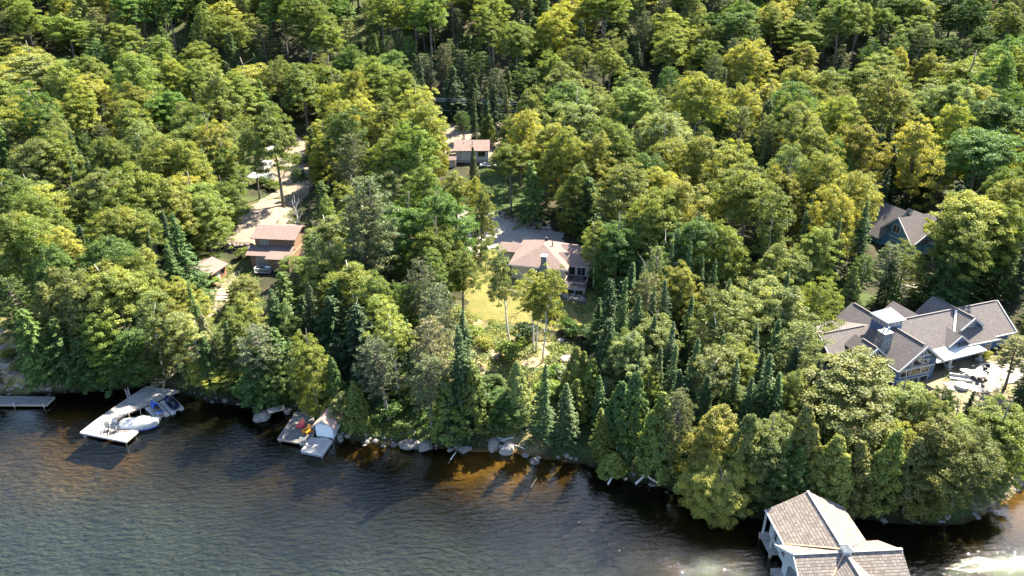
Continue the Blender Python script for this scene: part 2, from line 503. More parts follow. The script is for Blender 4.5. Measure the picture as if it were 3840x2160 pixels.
shoreyard = world_poly([(1300, 1440), (1520, 1470), (1680, 1560), (1700, 1660), (1500, 1650), (1290, 1640)])
C = blend(C, soft_in(X, Y, shoreyard, 3) * .8, (.07, .10, .028))
leftyard = world_poly([(-400, 1150), (0, 1190), (60, 1230), (120, 1300), (250, 1440), (150, 1462), (-400, 1470)])
kl = soft_in(X, Y, leftyard, 3)
C = blend(C, kl * .9, (.30, .24, .12)); C = blend(C, kl * sstep(.5, .62, n2) * .8, (.15, .17, .05)); C = blend(C, kl * sstep(.62, .7, n1), (.34, .30, .26))
housefront = world_poly([(3330, 1500), (3560, 1330), (3840, 1330), (3900, 1500), (3600, 1600)])
C = blend(C, soft_in(X, Y, housefront, 3) * .8, (.22, .18, .12))
east = world_poly([(3660, 1880), (3740, 1800), (3800, 1740), (3900, 1700), (3900, 1800), (3780, 1900), (3700, 1960)])
C = blend(C, soft_in(X, Y, east, 2.5) * .9, (.40, .33, .22))
sandy = world_poly([(1560, 1240), (1680, 1200), (1800, 1330), (1920, 1390), (1900, 1450), (1760, 1400), (1620, 1330)])
C = blend(C, soft_in(X, Y, sandy, 3) * .7, (.42, .30, .19))
backlawn = world_poly([(1800, 600), (1950, 640), (2020, 800), (1840, 800), (1790, 700)])
C = blend(C, soft_in(X, Y, backlawn, 3) * .9, (.05, .075, .025))  # lawn green darkened to carry the shade that falls there
# lake bed: mud with painted shade and scattered light, orange-brown sand in the shallows
w = Dd < .25
dn = np.maximum(-Dd, 0)
bed = np.tile(np.array([.009, .008, .006]), (len(X), 1))  # near-black inshore stands in for tree shade and reflections
bed = blend(bed, sstep(8, 24, dn + (n1 - .5) * 10), (.050, .062, .060))  # paler offshore: light scattered in deep water, put into the bed colour
shallow = sum(k * np.exp(-(((X - a) / sx_) ** 2 + ((Y - b) / sy_) ** 2)) for a, b, sx_, sy_, k in
              [(-19.5, 79.6, 5, 1.6, .6), (-4.5, 77.5, 5.5, 2.2, 1.0), (0, 75, 7, 3, .6), (-68, 89, 4.5, 1.4, .55), (-66, 82, 9, 5, .3), (68, 69, 8, 5, 1.0), (22, 62, 6, 5, .2), (-30, 75, 10, 3, .15), (60, 55, 10, 6, .3), (-56, 81, 5, 3, .3), (-60, 76, 12, 4, .25)])
shallow = np.clip(shallow, 0, 1)
bed = blend(bed, shallow * (.5 + .7 * np.clip((n2 - .3) * 2, 0, 1)), (.23, .125, .03))
bed = blend(bed, sstep(.62, .72, n2) * np.clip(shallow, 0, 1) * .5, (.03, .02, .01))
C[w] = bed[w]
wet = (Dd >= .25) & (Dd < .9)
C[wet] *= .6
nx, ny = len(gx), len(gy)
ii = (np.arange(ny - 1)[:, None] * nx + np.arange(nx - 1)[None, :]).ravel()
quads = np.c_[ii, ii + 1, ii + nx + 1, ii + nx]
t = NT('forest_floor')
tint = t.n('ShaderNodeAttribute', attribute_name='tint').outputs['Color']
nz = t.noise(2.2, 8, t.obj(), .7); nz2 = t.noise(.5, 5, t.obj())
cc = t.mix(1.0, tint, t.ramp(nz, [(.25, .55), (.75, 1.4)]), 'MULTIPLY')
cc = t.mix(.3, cc, nz2, 'OVERLAY')
gmat = t.done(cc, .95, nz, .6, .1, bdist=.15)
ground = bpy.data.objects.new('ground', np_mesh('ground', np.c_[X, Y, Z], quads, [gmat], colr=C, smooth=True))
col.objects.link(ground); tag(ground, kind='structure')

# lake water: clear brown-tinted water with a rippled mirror surface
t = NT('lake_surface')
tc = t.obj()
mp = t.n('ShaderNodeMapping', i_Vector=tc); mp.inputs['Rotation'].default_value = (0, 0, R(-22)); mp.inputs['Scale'].default_value = (.6, 1.9, 1)
w1 = t.n('ShaderNodeTexNoise', i_Vector=mp.outputs[0]); w1.inputs['Scale'].default_value = 1.1; w1.inputs['Detail'].default_value = 5; w1.inputs['Roughness'].default_value = .55; w1.inputs['Distortion'].default_value = .15
mp2 = t.n('ShaderNodeMapping', i_Vector=tc); mp2.inputs['Rotation'].default_value = (0, 0, R(12)); mp2.inputs['Scale'].default_value = (.6, 1.6, 1)
w2 = t.n('ShaderNodeTexNoise', i_Vector=mp2.outputs[0]); w2.inputs['Scale'].default_value = .7; w2.inputs['Detail'].default_value = 3
gust = t.ramp(t.noise(.035, 4, tc), [(.35, .55), (.62, 1.0)])
hsum = t.math('ADD', t.math('MULTIPLY', w1.outputs[0], .6), t.math('MULTIPLY', w2.outputs[0], .2))
calm = t.n('ShaderNodeAttribute', attribute_name='tone').outputs['Fac']
bump = t.n('ShaderNodeBump', i_Height=hsum); bump.inputs['Distance'].default_value = .38
t.link(t.math('MULTIPLY', gust, calm), bump.inputs['Strength'])
fr = t.n('ShaderNodeFresnel', i_Normal=bump.outputs[0]); fr.inputs['IOR'].default_value = 1.5
gl = t.n('ShaderNodeBsdfGlossy', i_Normal=bump.outputs[0]); gl.inputs['Roughness'].default_value = .02; gl.inputs['Color'].default_value = (1, 1, .93, 1)
tp = t.n('ShaderNodeBsdfTransparent'); tp.inputs['Color'].default_value = (.68, .68, .58, 1)
mx = t.n('ShaderNodeMixShader', i_0=fr.outputs[0], i_1=tp.outputs[0], i_2=gl.outputs[0])
t.link(mx.outputs[0], t.out.inputs[0])
wx = axis_steps([(-2200, -140, 100), (-140, 120, 2.5), (120, 2200, 100)]); wy = axis_steps([(-1500, 36, 120), (36, 100, 2.0)])
WX, WY = np.meshgrid(wx, wy); nx, ny = len(wx), len(wy)
ii = (np.arange(ny - 1)[:, None] * nx + np.arange(nx - 1)[None, :]).ravel()
dw = -shore_d(WX.ravel(), WY.ravel())
water = bpy.data.objects.new('lake_water', np_mesh('lake_water', np.c_[WX.ravel(), WY.ravel(), np.zeros(WX.size)], np.c_[ii, ii + 1, ii + nx + 1, ii + nx], [t.m], tone=.12 + .88 * sstep(1.5, 11, dw)))
col.objects.link(water); tag(water, kind='structure')

def sheet(name, pix, m, off=.07, step=.45, jit=.25, kind='structure'):
    """a surface that lies on the ground, outlined in the photograph"""
    poly = world_poly(pix)
    xs = [p[0] for p in poly]; ys = [p[1] for p in poly]
    ax = np.arange(min(xs) - 1, max(xs) + 1, step); ay = np.arange(min(ys) - 1, max(ys) + 1, step)
    A, B = np.meshgrid(ax, ay); A = A.ravel(); B = B.ravel(); nx = len(ax)
    jx = A + (fbm(A, B, 2.5, 5) - .5) * 2.2; jy = B + (fbm(A, B, 2.5, 15) - .5) * 2.2
    keep = inpoly(jx, jy, poly)
    ii = (np.arange(len(ay) - 1)[:, None] * nx + np.arange(nx - 1)[None, :]).ravel()
    q = np.c_[ii, ii + 1, ii + nx + 1, ii + nx]
    q = q[keep[q].sum(1) >= 3]
    used, inv = np.unique(q, return_inverse=True)
    z = terr(A[used], B[used]) + off
    o = bpy.data.objects.new(name, np_mesh(name, np.c_[A[used], B[used], z], inv.reshape(-1, 4), [m], smooth=True))
    col.objects.link(o); tag(o, kind=kind)
    return o, poly

def m_gravel(name, c, c2, c3):
    t = NT(name); tc = t.obj()
    n = t.noise(.35, 7, tc, .65); n2 = t.noise(3.5, 8, tc, .75)
    base = t.mix(t.ramp(n, [(.35, 0.0), (.65, 1.0)]), c, c2)
    base = t.mix(t.math('MULTIPLY', t.ramp(t.noise(.9, 6, tc, .7), [(.5, 0.0), (.62, 1.0)]), .45), base, c3)
    base = t.mix(t.math('MULTIPLY', t.ramp(n2, [(.5, 0.0), (.7, 1.0)]), .6), base, c3)
    return t.done(base, .95, n2, .5, .1)

M['gravel'] = m_gravel('sandy_gravel', (.17, .138, .11), (.215, .172, .132), (.115, .094, .078))
M['drive'] = m_gravel('grey_gravel', (.21, .195, .185), (.25, .23, .215), (.15, .14, .13))
M['path'] = m_gravel('packed_dirt', (.2, .155, .115), (.25, .195, .15), (.11, .09, .06))
M['lawn'] = m_gravel('mown_grass', (.11, .105, .034), (.155, .132, .045), (.06, .08, .024))
M['patio'] = m_gravel('pale_paving', (.25, .225, .205), (.31, .28, .255), (.18, .16, .145))
sheet('gravel_drive', [(796, 925), (835, 870), (930, 800), (945, 770), (1010, 735), (1065, 690), (1060, 640), (1150, 610), (1180, 690), (1150, 740), (1090, 790), (1075, 850), (1040, 900), (960, 925), (930, 938)], M['gravel'])
sheet('trailer_lot', [(960, 640), (990, 560), (1060, 560), (1120, 610), (1100, 640), (1060, 690), (960, 700)], M['gravel'], .06)
sheet('forest_road', [(960, 510), (1080, 500), (1200, 545), (1320, 500), (1500, 480), (1660, 458), (1760, 458), (1900, 455), (1990, 470), (2090, 490), (2090, 520), (1900, 500), (1740, 505), (1500, 520), (1300, 560), (1100, 590), (960, 560)], M['gravel'])
sheet('cottage_yard', [(1640, 480), (1760, 470), (1880, 500), (1930, 560), (1850, 570), (1830, 600), (1700, 600), (1650, 590)], M['gravel'], .13)
sheet('driveway', [(1785, 800), (1850, 800), (1960, 840), (2060, 868), (2130, 870), (2115, 925), (1950, 925), (1880, 935), (1850, 930), (1790, 960), (1740, 930), (1755, 860), (1690, 790), (1720, 770)], M['drive'])
sheet('lawn', [(1700, 985), (1790, 960), (1850, 930), (1900, 1010), (2010, 1068), (2160, 1090), (2300, 1060), (2330, 1180), (2270, 1260), (2120, 1240), (1990, 1225), (1800, 1205), (1740, 1140)], M['lawn'], .06)
sheet('shed_path', [(800, 1065), (880, 1020), (905, 1000), (880, 1050), (845, 1100), (845, 1160), (800, 1190), (780, 1280), (700, 1360), (650, 1400), (622, 1456), (575, 1452), (610, 1395), (670, 1330), (740, 1260), (790, 1150)], M['path'])
sheet('garden_path', [(1600, 1200), (1660, 1190), (1740, 1250), (1800, 1300), (1890, 1330), (1880, 1370), (1780, 1340), (1690, 1290)], M['path'])
sheet('patio', [(3540, 1440), (3600, 1400), (3650, 1380), (3760, 1350), (3860, 1350), (3890, 1420), (3760, 1440), (3690, 1480), (3620, 1470), (3560, 1480)], M['patio'], .12)
sheet('forest_lane', [(3390, 1065), (3420, 1060), (3520, 1105), (3640, 1135), (3650, 1160), (3540, 1140), (3450, 1105)], M['drive'], .1)
# ================================================================== BUILDINGS
PI = math.pi
def face_frame(p, ang):
    """local helper: point p on a wall, ang = direction the wall faces (0 = +x); returns map (a along wall, o outward, z)"""
    ca, sa = math.cos(ang), math.sin(ang)
    return lambda a, o, z: (p[0] - sa * a + ca * o, p[1] + ca * a + sa * o, p[2] + z)

def wbox(mb, fr, a0, a1, o0, o1, z0, z1):
    vs_ = [fr(a, o, z) for z in (z0, z1) for a, o in ((a0, o0), (a1, o0), (a1, o1), (a0, o1))]
    mb.add(vs_, [(3, 2, 1, 0), (4, 5, 6, 7), (0, 1, 5, 4), (1, 2, 6, 5), (2, 3, 7, 6), (3, 0, 4, 7)])

def window(root, p, w, h, ang=-PI / 2, cols=2, rows=1, name='window', frame=None, pane=None, fw=.09):
    """p = centre of the opening's bottom edge on the wall face"""
    fr = face_frame(p, ang); mb = MB()
    wbox(mb, fr, -w / 2 - fw, -w / 2, -.03, .07, -fw, h + fw); wbox(mb, fr, w / 2, w / 2 + fw, -.03, .07, -fw, h + fw)
    wbox(mb, fr, -w / 2, w / 2, -.03, .07, h, h + fw); wbox(mb, fr, -w / 2, w / 2, -.03, .07, -fw, 0)
    for i in range(1, cols):
        a = -w / 2 + w * i / cols; wbox(mb, fr, a - fw * .4, a + fw * .4, -.02, .06, 0, h)
    for i in range(1, rows):
        z = h * i / rows; wbox(mb, fr, -w / 2, w / 2, -.018, .05, z - fw * .3, z + fw * .3)
    f = mb.build(name, frame or M['white'], root)
    g = MB(); wbox(g, fr, -w / 2, w / 2, -.02, .03, 0, h)
    g.build('pane', pane or M['glass'], f)
    return f

def door(root, p, w=.95, h=2.05, ang=-PI / 2, m=None, handle=True):
    fr = face_frame(p, ang); mb = MB(); wbox(mb, fr, -w / 2, w / 2, -.03, .06, 0, h)
    d = mb.build('door', m or M['white'], root)
    if handle:
        k = MB(); wbox(k, fr, w / 2 - .14, w / 2 - .08, .06, .12, .95, 1.1); k.build('handle', M['dark'], d)
    return d

def railing(root, pts, h=1.0, m=None, gap=.14, z=0.0, bal=None):
    mb = MB()
    for (a, b) in zip(pts[:-1], pts[1:]):
        mb.beam((a[0], a[1], z + h), (b[0], b[1], z + h), .12, .08)
        mb.beam((a[0], a[1], z + .12), (b[0], b[1], z + .12), .08, .06)
        for q in (a, b): mb.beam((q[0], q[1], z), (q[0], q[1], z + h + .06), .1, .1)
    r = mb.build('railing', m or M['white'], root)
    bb = MB()
    for (a, b) in zip(pts[:-1], pts[1:]):
        L = math.hypot(b[0] - a[0], b[1] - a[1]); n = max(2, int(L / gap))
        for i in range(1, n):
            u = i / n; x = a[0] + (b[0] - a[0]) * u; y = a[1] + (b[1] - a[1]) * u
            bb.beam((x, y, z + .13), (x, y, z + h - .03), .03, .03)
    bb.build('baluster_row', bal or M['dark'], r)
    return r

def wall_gable(mb, axis, a0, a1, c, w0, w1, z0, ze0, zr, ze1=None):
    ze1 = ze0 if ze1 is None else ze1
    mb.extr([(c - w0, z0), (c - w0, ze0), (c, zr), (c + w1, ze1), (c + w1, z0)], a0, a1, axis)

def vent_pipe(root, x, y, z0, z1, r=.07):
    return MB().tube([(x, y, z0), (x, y, z1)], r, 8).build('vent_pipe', M['dark'], root)

# ---------------- the pink-roofed cottage on the lawn
Z0 = 4.4
hs = thing('lakeside_house', 'beige bungalow with pink-brown hip roof and stone chimney above the lawn', 'house', (1.92, 124.5, Z0), R(-14))
E_, RZ = 3.6, 6.2                                    # eave and ridge above the base
w_ = MB().box(-2.2, 8.3, .45, 12.2, .35, E_ - .02); w_.build('wall', M['beige'], hs)
MB().box(-2.15, 8.25, .52, 12.1, -1.6, .35).build('foundation', M['found'], hs)
MB().box(8.3, 12.5, 3.0, 11.4, .35, E_ - .04).build('wall', M['beige'], hs)
MB().box(8.25, 12.4, 3.1, 11.3, -1.6, .35).build('foundation', M['found'], hs)
MB().box(-6.0, -2.2, 7.0, 11.2, .2, 3.1).build('wall', M['beige'], hs)
def hip(x0, x1, y0, y1, ze, ra, rb, zr, t=.16):
    mb = MB(); A = [(x0, y0), (x1, y0), (x1, y1), (x0, y1)]
    top = [(*p, ze) for p in A] + [(*ra, zr), (*rb, zr)]
    bot = [(*p, ze - t) for p in A]
    mb.add(top + bot, [(0, 1, 4), (1, 2, 5, 4), (2, 3, 5), (3, 0, 4, 5), (0, 6, 7, 1), (1, 7, 8, 2), (2, 8, 9, 3), (3, 9, 6, 0), (9, 8, 7, 6)])
    return mb
hip(-2.75, 8.75, 0, 12.8, E_, (3.05, 5.4), (3.05, 7.6), RZ).build('roof', M['pink_roof'], hs)
MB().gable('x', 6.2, 12.95, 5.0, 2.45, 3.2, E_ - .02, 5.05).build('roof', M['pink_roof'], hs)
MB().gable('x', 6.0, 11.3, 8.9, 2.2, 3.0, 3.9, 5.15).build('roof', M['pink_roof'], hs)
MB().gable('x', -6.5, -1.0, 8.9, 2.3, 2.5, 3.3, 4.3).build('roof', M['pink_roof'], hs)
MB().tbox(3.25, 5.15, -.55, .6, -1.4, 3.25, 5.15, -.55, .6, 3.5).tbox(3.25, 5.15, -.55, .6, 3.5, 3.72, 4.72, -.45, .6, 4.5).box(3.72, 4.72, -.45, .6, 4.5, 6.0).build('chimney', M['slate'], hs)
cap = MB().box(3.62, 4.82, -.55, -.38, 6.0, 6.14).box(3.62, 4.82, .53, .7, 6.0, 6.14).box(3.62, 3.8, -.38, .53, 6.0, 6.14).box(4.64, 4.82, -.38, .53, 6.0, 6.14).build('chimney_cap', M['white'], hs)
MB().box(-2.8, 8.8, -.06, .0, E_ - .3, E_ - .06).build('fascia', M['white'], hs)
MB().box(8.85, 13.0, 2.5, 2.55, E_ - .3, E_ - .08).build('fascia', M['white'], hs)
window(hs, (2.1, .45, 1.5), 2.0, 1.5, cols=3); window(hs, (6.45, .45, 1.5), 1.9, 1.5, cols=3)
window(hs, (-1.3, .45, 1.9), .7, .9, cols=1)
window(hs, (9.2, 3.0, 1.45), 1.1, 1.9, cols=1); window(hs, (10.95, 3.0, 1.45), 1.5, 1.95, cols=2, name='patio_door')
vent_pipe(hs, 4.6, 6.3, 5.2, 6.6, .1); MB().box(2.9, 3.4, 7.4, 7.9, 6.0, 6.7).build('roof_vent', M['dark'], hs)
MB().box(10.4, 10.8, 4.6, 5.0, 4.8, 5.4).build('roof_vent', M['dark'], hs)
MB().box(8.6, 12.6, -2.4, 2.98, 1.2, 1.36).build('deck', M['deckdark'], hs)
MB().box(8.55, 12.65, -2.46, -2.4, .8, 1.4).box(12.6, 12.66, -2.4, 2.9, .8, 1.4).build('deck_skirt', M['deckbrown'], hs)
railing(hs, [(8.65, .4), (8.65, -2.35), (12.55, -2.35), (12.55, 2.9)], .95, M['wood'], .13, 1.36)
for px_ in (8.9, 10.6, 12.3): MB().box(px_ - .12, px_ + .12, -2.2, -1.96, -1.8, 1.2).build('deck_post', M['white'], hs)

def deck_chair(loc, rz, label, group=None, m='black'):
    c = thing('deck_chair', label, 'chair', loc, rz, group)
    MB().box(-.26, .26, -.26, .26, .4, .45).build('seat', M[m], c)
    MB().tbox(-.26, .26, .24, .28, .45, -.25, .25, .38, .42, 1.0).build('backrest', M[m], c)
    for sx in (-1, 1):
        for sy in (-1, 1): MB().box(sx * .24 - .02, sx * .24 + .02, sy * .24 - .02, sy * .24 + .02, 0, .4).build('leg', M[m], c)
        MB().box(sx * .28 - .03, sx * .28 + .03, -.26, .26, .62, .66).build('armrest', M[m], c)
    return c
def L2W(root, x, y, z):
    v = Matrix.Translation(root.location) @ Matrix.Rotation(root.rotation_euler.z, 4, 'Z') @ Vector((x, y, z))
    return v
deck_chair(L2W(hs, 9.5, .9, 1.36), R(150), 'dark deck chair by the patio window on the bungalow deck, beside the house corner')
deck_chair(L2W(hs, 11.9, .9, 1.36), R(-165), 'dark deck chair near the open outer corner of the bungalow deck')
tb = thing('side_table', 'small dark table standing between the two bungalow deck chairs', 'table', L2W(hs, 10.7, .8, 1.36))
MB().box(-.4, .4, -.3, .3, .45, .5).build('tabletop', M['black'], tb)
for a in (-1, 1):
    for b in (-1, 1): MB().box(a * .35 - .02, a * .35 + .02, b * .25 - .02, b * .25 + .02, 0, .45).build('leg', M['black'], tb)

# ---------------- the small white cottage by the road
cz = 9.2
ct = thing('white_cottage', 'small white cottage with a pink-brown gable roof beside the forest road', 'cottage', (-15.5, 190.6, cz), R(1))
wm = MB(); wall_gable(wm, 'x', .15, 9.1, 4.2, 4.0, 4.0, .5, 3.25, 4.9); wm.build('wall', M['whites'], ct)
MB().box(.25, 9.0, .35, 8.1, -1.4, .5).build('foundation', M['found'], ct)
MB().gable('x', -.3, 9.5, 4.2, 4.6, 4.6, 3.2, 5.05, .16).build('roof', M['pink_roof'], ct)
MB().gable('y', 4.6, 9.4, 2.6, 1.1, 1.1, 4.3, 5.35, .14).build('porch_gable', M['pink_roof'], ct)
door(ct, (1.2, .2, .9), 1.0, 2.05, m=M['white']); window(ct, (1.2, .2, 1.1), .7, 1.6, cols=1, frame=M['dark'])
window(ct, (7.2, .2, 1.55), 1.8, 1.15, cols=2, frame=M['dark'])
vent_pipe(ct, 4.7, 2.2, 3.8, 5.2, .09); vent_pipe(ct, 2.3, 2.6, 4.1, 4.6, .07)
MB().box(.4, 1.9, -1.0, .2, .2, .32).build('step', M['wood'], ct)
dk = thing('sun_deck', 'low bleached timber deck at the foot of the white cottage', 'deck', (-8.6, 188.2, tz(-8.6, 188.2)), R(1))
MB().box(0, 4.4, -2.0, 1.6, .5, .65).build('deck', M['deckfloat'], dk)
for a in (.2, 4.2):
    for b in (-1.8, 1.4): MB().box(a - .08, a + .08, b - .08, b + .08, -.9, .5).build('post', M['wood'], dk)
hut = thing('storage_hut', 'tiny cream hut with a lean-to roof below the white cottage', 'shed', (-17.2, 187.6, tz(-17, 187) - .1), R(2))
MB().box(0, 2.1, 0, 2.2, -.4, 2.3).build('wall', M['beige'], hut)
MB().gable('x', -.2, 2.3, 1.2, 1.5, 1.2, 2.25, 2.95, .1).build('roof', M['brown_roof'], hut)
door(hut, (1.05, 0, .1), .8, 1.9, m=M['white'])

# ---------------- two-storey cabin beside the gravel pad
cb = thing('brown_cabin', 'brown two-storey cabin stepping down the slope below the gravel drive', 'cabin', (-52.6, 134.9, 4.1), R(-6))
wm = MB(); wall_gable(wm, 'x', .4, 8.6, 3.9, 3.8, 3.6, 2.4, 5.5, 6.55); wm.build('wall', M['brown'], cb)
MB().box(.3, 8.8, -2.6, 7.3, -1.5, 2.9).build('wall', M['brown'], cb)
MB().gable('x', -.2, 9.2, 3.9, 4.45, 4.2, 5.5, 6.75, .16).build('roof', M['brown_roof'], cb)
lr = MB().add([(-.5, -3.3, 2.95), (4.1, -3.3, 2.95), (4.1, .05, 3.9), (-.5, .05, 3.9), (-.5, -3.3, 2.8), (4.1, -3.3, 2.8), (4.1, .05, 3.75), (-.5, .05, 3.75)], [(0, 1, 2, 3), (7, 6, 5, 4), (0, 4, 5, 1), (1, 5, 6, 2), (2, 6, 7, 3), (3, 7, 4, 0)])
lr.build('porch_roof', M['brown_roof'], cb)
MB().add([(4.1, -4.5, 2.85), (8.9, -4.5, 2.85), (8.9, .07, 3.98), (4.1, .07, 3.98), (4.1, -4.5, 2.7), (8.9, -4.5, 2.7), (8.9, .07, 3.83), (4.1, .07, 3.83)], [(0, 1, 2, 3), (7, 6, 5, 4), (0, 4, 5, 1), (1, 5, 6, 2), (2, 6, 7, 3), (3, 7, 4, 0)]).build('porch_roof', M['brown_roof'], cb)
MB().box(4.3, 8.7, -3.9, -2.6, -1.4, 2.7).build('wall', M['brown'], cb)
window(cb, (2.4, .1, 3.95), 1.5, .95, cols=2, frame=M['white'], pane=M['greyglass'])
window(cb, (2.6, -2.6, .35), 2.1, 2.05, cols=2, name='sliding_door', frame=M['white'], pane=M['greyglass'])
MB().tube([(1.0, -2.66, 2.2), (1.0, -2.8, 2.2)], .1, 6).build('wall_lamp', M['dark'], cb)
MB().box(2.0, 5.2, -5.6, -2.62, .05, .2).build('deck', M['deckdark'], cb)
railing(cb, [(2.05, -3.0), (2.05, -5.5), (5.1, -5.5), (5.1, -4.0)], .95, M['white'], .16, .2, M['white'])
for a in (2.1, 5.0): MB().box(a - .09, a + .09, -5.5, -5.3, -2, .05).build('deck_post', M['wood'], cb)
gb = thing('gas_grill', 'grey barbecue grill on the brown cabin deck', 'grill', L2W(cb, 4.5, -4.4, .2), R(-6))
MB().box(-.5, .5, -.3, .3, .5, .8).build('cart', M['dark'], gb); MB().tube([(-.5, 0, .85), (.5, 0, .85)], .28, 10).build('lid', M['alu'], gb)
for a in (-.45, .45): MB().box(a - .03, a + .03, -.25, .25, 0, .5).build('leg', M['dark'], gb)

# ---------------- brown shed
sh = thing('brown_shed', 'small red-brown shed with a white door and plain gable roof', 'shed', (-58.7, 127.6, 3.55), R(-14))
wm = MB(); wall_gable(wm, 'y', -2.3, 2.3, -1.6, 2.5, 3.0, -1.2, 2.6, 3.55, 2.55); wm.build('wall', M['redbrown'], sh)
MB().gable('y', -2.75, 2.75, -1.6, 3.0, 3.5, 2.55, 3.7, .14, 2.5).build('roof', M['brown_roof'], sh)
door(sh, (1.42, -.35, 0), 1.0, 2.0, 0, M['white']); window(sh, (1.4, 1.2, .9), .8, 1.0, 0, cols=1, frame=M['brown'])
window(sh, (1.4, -1.5, .9), .5, 1.1, 0, cols=1, frame=M['dark'])
MB().box(1.42, 2.9, -1.3, .5, -.5, -.05).box(2.9, 3.4, -1.2, .4, -.7, -.25).box(3.4, 3.9, -1.2, .4, -.9, -.45).build('step', M['step'], sh)

# ---------------- big blue house
bg_ = thing('blue_lake_house', 'sprawling navy house with taupe gables, white trim and a cupola by the patio', 'house', (61.7, 92.3, 2.7), R(19))
E6, RR = 3.3, 6.75                                   # eave 6 m and ridge 9.45 m above the lake
wm = MB(); wall_gable(wm, 'y', .55, 14.6, 0, 3.9, 3.9, -1.5, E6, RR - .22); wm.build('wall', M['blue'], bg_)
wm = MB(); wall_gable(wm, 'x', 2.0, 22.8, 7.6, 4.0, 4.0, -1.5, E6, RR - .24); wm.build('wall', M['blue'], bg_)
wm = MB(); wall_gable(wm, 'y', 4.35, 11.6, 14.5, 3.9, 3.9, 1.0, E6 - .1, RR - .2); wm.build('wall', M['blue'], bg_)
MB().box(11.0, 18.2, 2.6, 5, -1.5, E6 - .2).build('wall', M['blue'], bg_)
wm = MB(); wall_gable(wm, 'x', -10.6, -2.0, 9.5, 5.2, 4.6, -1.6, 1.75, 5.3, 3.7); wm.build('wall', M['blue'], bg_)
MB().gable('y', -.35, 15.0, 0, 4.35, 4.35, E6 - .05, RR, .2).build('roof', M['grey_roof'], bg_)
MB().gable('x', .5, 23.3, 7.6, 4.7, 4.7, E6 - .1, RR - .03, .2).build('roof', M['grey_roof'], bg_)
MB().gable('y', 4.05, 12.4, 14.5, 4.3, 4.3, E6 - .07, RR - .01, .2).build('roof', M['grey_roof'], bg_)
MB().gable('y', 8.0, 13.6, 7.3, 3.4, 3.4, 3.9, RR - .3, .2).build('roof', M['grey_roof'], bg_)
# lower skirt roof under the gablet, with hips either side
MB().add([(10.3, 2.2, E6 - .1), (18.5, 2.0, E6 - .1), (16.7, 4.4, 5.0), (12.2, 4.4, 5.0), (10.3, 2.2, E6 - .3), (18.5, 2.0, E6 - .3), (16.7, 4.4, 4.8), (12.2, 4.4, 4.8), (18.9, 6.5, E6), (18.9, 6.5, E6 - .2)],
         [(0, 1, 2, 3), (7, 6, 5, 4), (0, 4, 5, 1), (3, 2, 6, 7), (0, 3, 7, 4), (1, 8, 2), (5, 6, 9), (1, 5, 9, 8), (2, 8, 9, 6)]).build('roof', M['grey_roof'], bg_)
MB().gable('x', -11.2, -1.2, 9.5, 6.3, 5.5, 1.3, 5.6, .2, 3.9).build('roof', M['grey_roof'], bg_)
MB().gable('y', 2.9, 7.6, -5.9, 1.85, 1.85, 4.2, 5.75, .18).build('porch_gable', M['grey_roof'], bg_)
MB().add([(-14.5, 4.6, .4), (-10.8, 3.6, .4), (-10.4, 9.0, 2.6), (-13.8, 9.0, 2.6), (-14.5, 4.6, .2), (-10.8, 3.6, .2), (-10.4, 9.0, 2.4), (-13.8, 9.0, 2.4)], [(0, 1, 2, 3), (7, 6, 5, 4), (0, 4, 5, 1), (1, 5, 6, 2), (2, 6, 7, 3), (3, 7, 4, 0)]).build('side_roof', M['grey_roof'], bg_)
MB().box(-13.9, -10.7, 5.2, 8.8, -1.6, .3).build('wall', M['blue'], bg_)
# white barge boards and flashings
def barge(mb, axis, a, c, w, ze, zr, th=.16, h=.34):
    for s in (-1, 1):
        p = (c + s * w, a, ze - .06); q = (c, a, zr - .06)
        if axis == 'x': p = (a, c + s * w, ze - .06); q = (a, c, zr - .06)
        mb.beam(p, q, th, h)
for a_ in (('y', -.42, 0, 4.4, E6 - .05, RR), ('y', 3.98, 14.5, 2.35, 4.95, RR), ('x', 23.36, 7.6, 4.75, E6 - .1, RR), ('y', 2.83, -5.9, 1.9, 4.2, 5.75), ('x', -11.27, 9.5, 5.5, 1.6, 5.6)):
    tr = MB(); barge(tr, *a_); tr.build('barge_board', M['white'], bg_)
for p_, q_ in (((18.8, 2.0, E6 - .18), (10.3, 2.2, E6 - .18)), ((18.6, 2.85, E6 - .2), (23.3, 2.85, E6 - .2)), ((-4.4, -.3, E6 - .2), (-4.4, 3.0, E6 - .2))): MB().beam(p_, q_, .1, .23).build('fascia', M['white'], bg_)
MB().beam((9.75, 2.95, 3.36), (13.9, 7.2, 6.76), .34, .1).build('valley_flashing', M['white'], bg_)
cpz = MB().beam((0, .3, RR + .05), (0, 5.9, RR + .05), .22, .1).beam((2.0, 7.6, RR + .03), (23, 7.6, RR + .03), .22, .1).beam((14.5, 4.4, RR + .04), (14.5, 11.8, RR + .04), .22, .1).beam((0, 9.4, RR + .05), (0, 14.6, RR + .05), .22, .1).beam((-10.6, 9.5, 5.65), (-2.4, 9.5, 5.65), .2, .1).beam((-5.9, 3.0, 5.8), (-5.9, 6.0, 5.8), .2, .1)
cpz.build('ridge_cap', m_plain('dark_ridge_vent', (.09, .08, .08), .8), bg_)
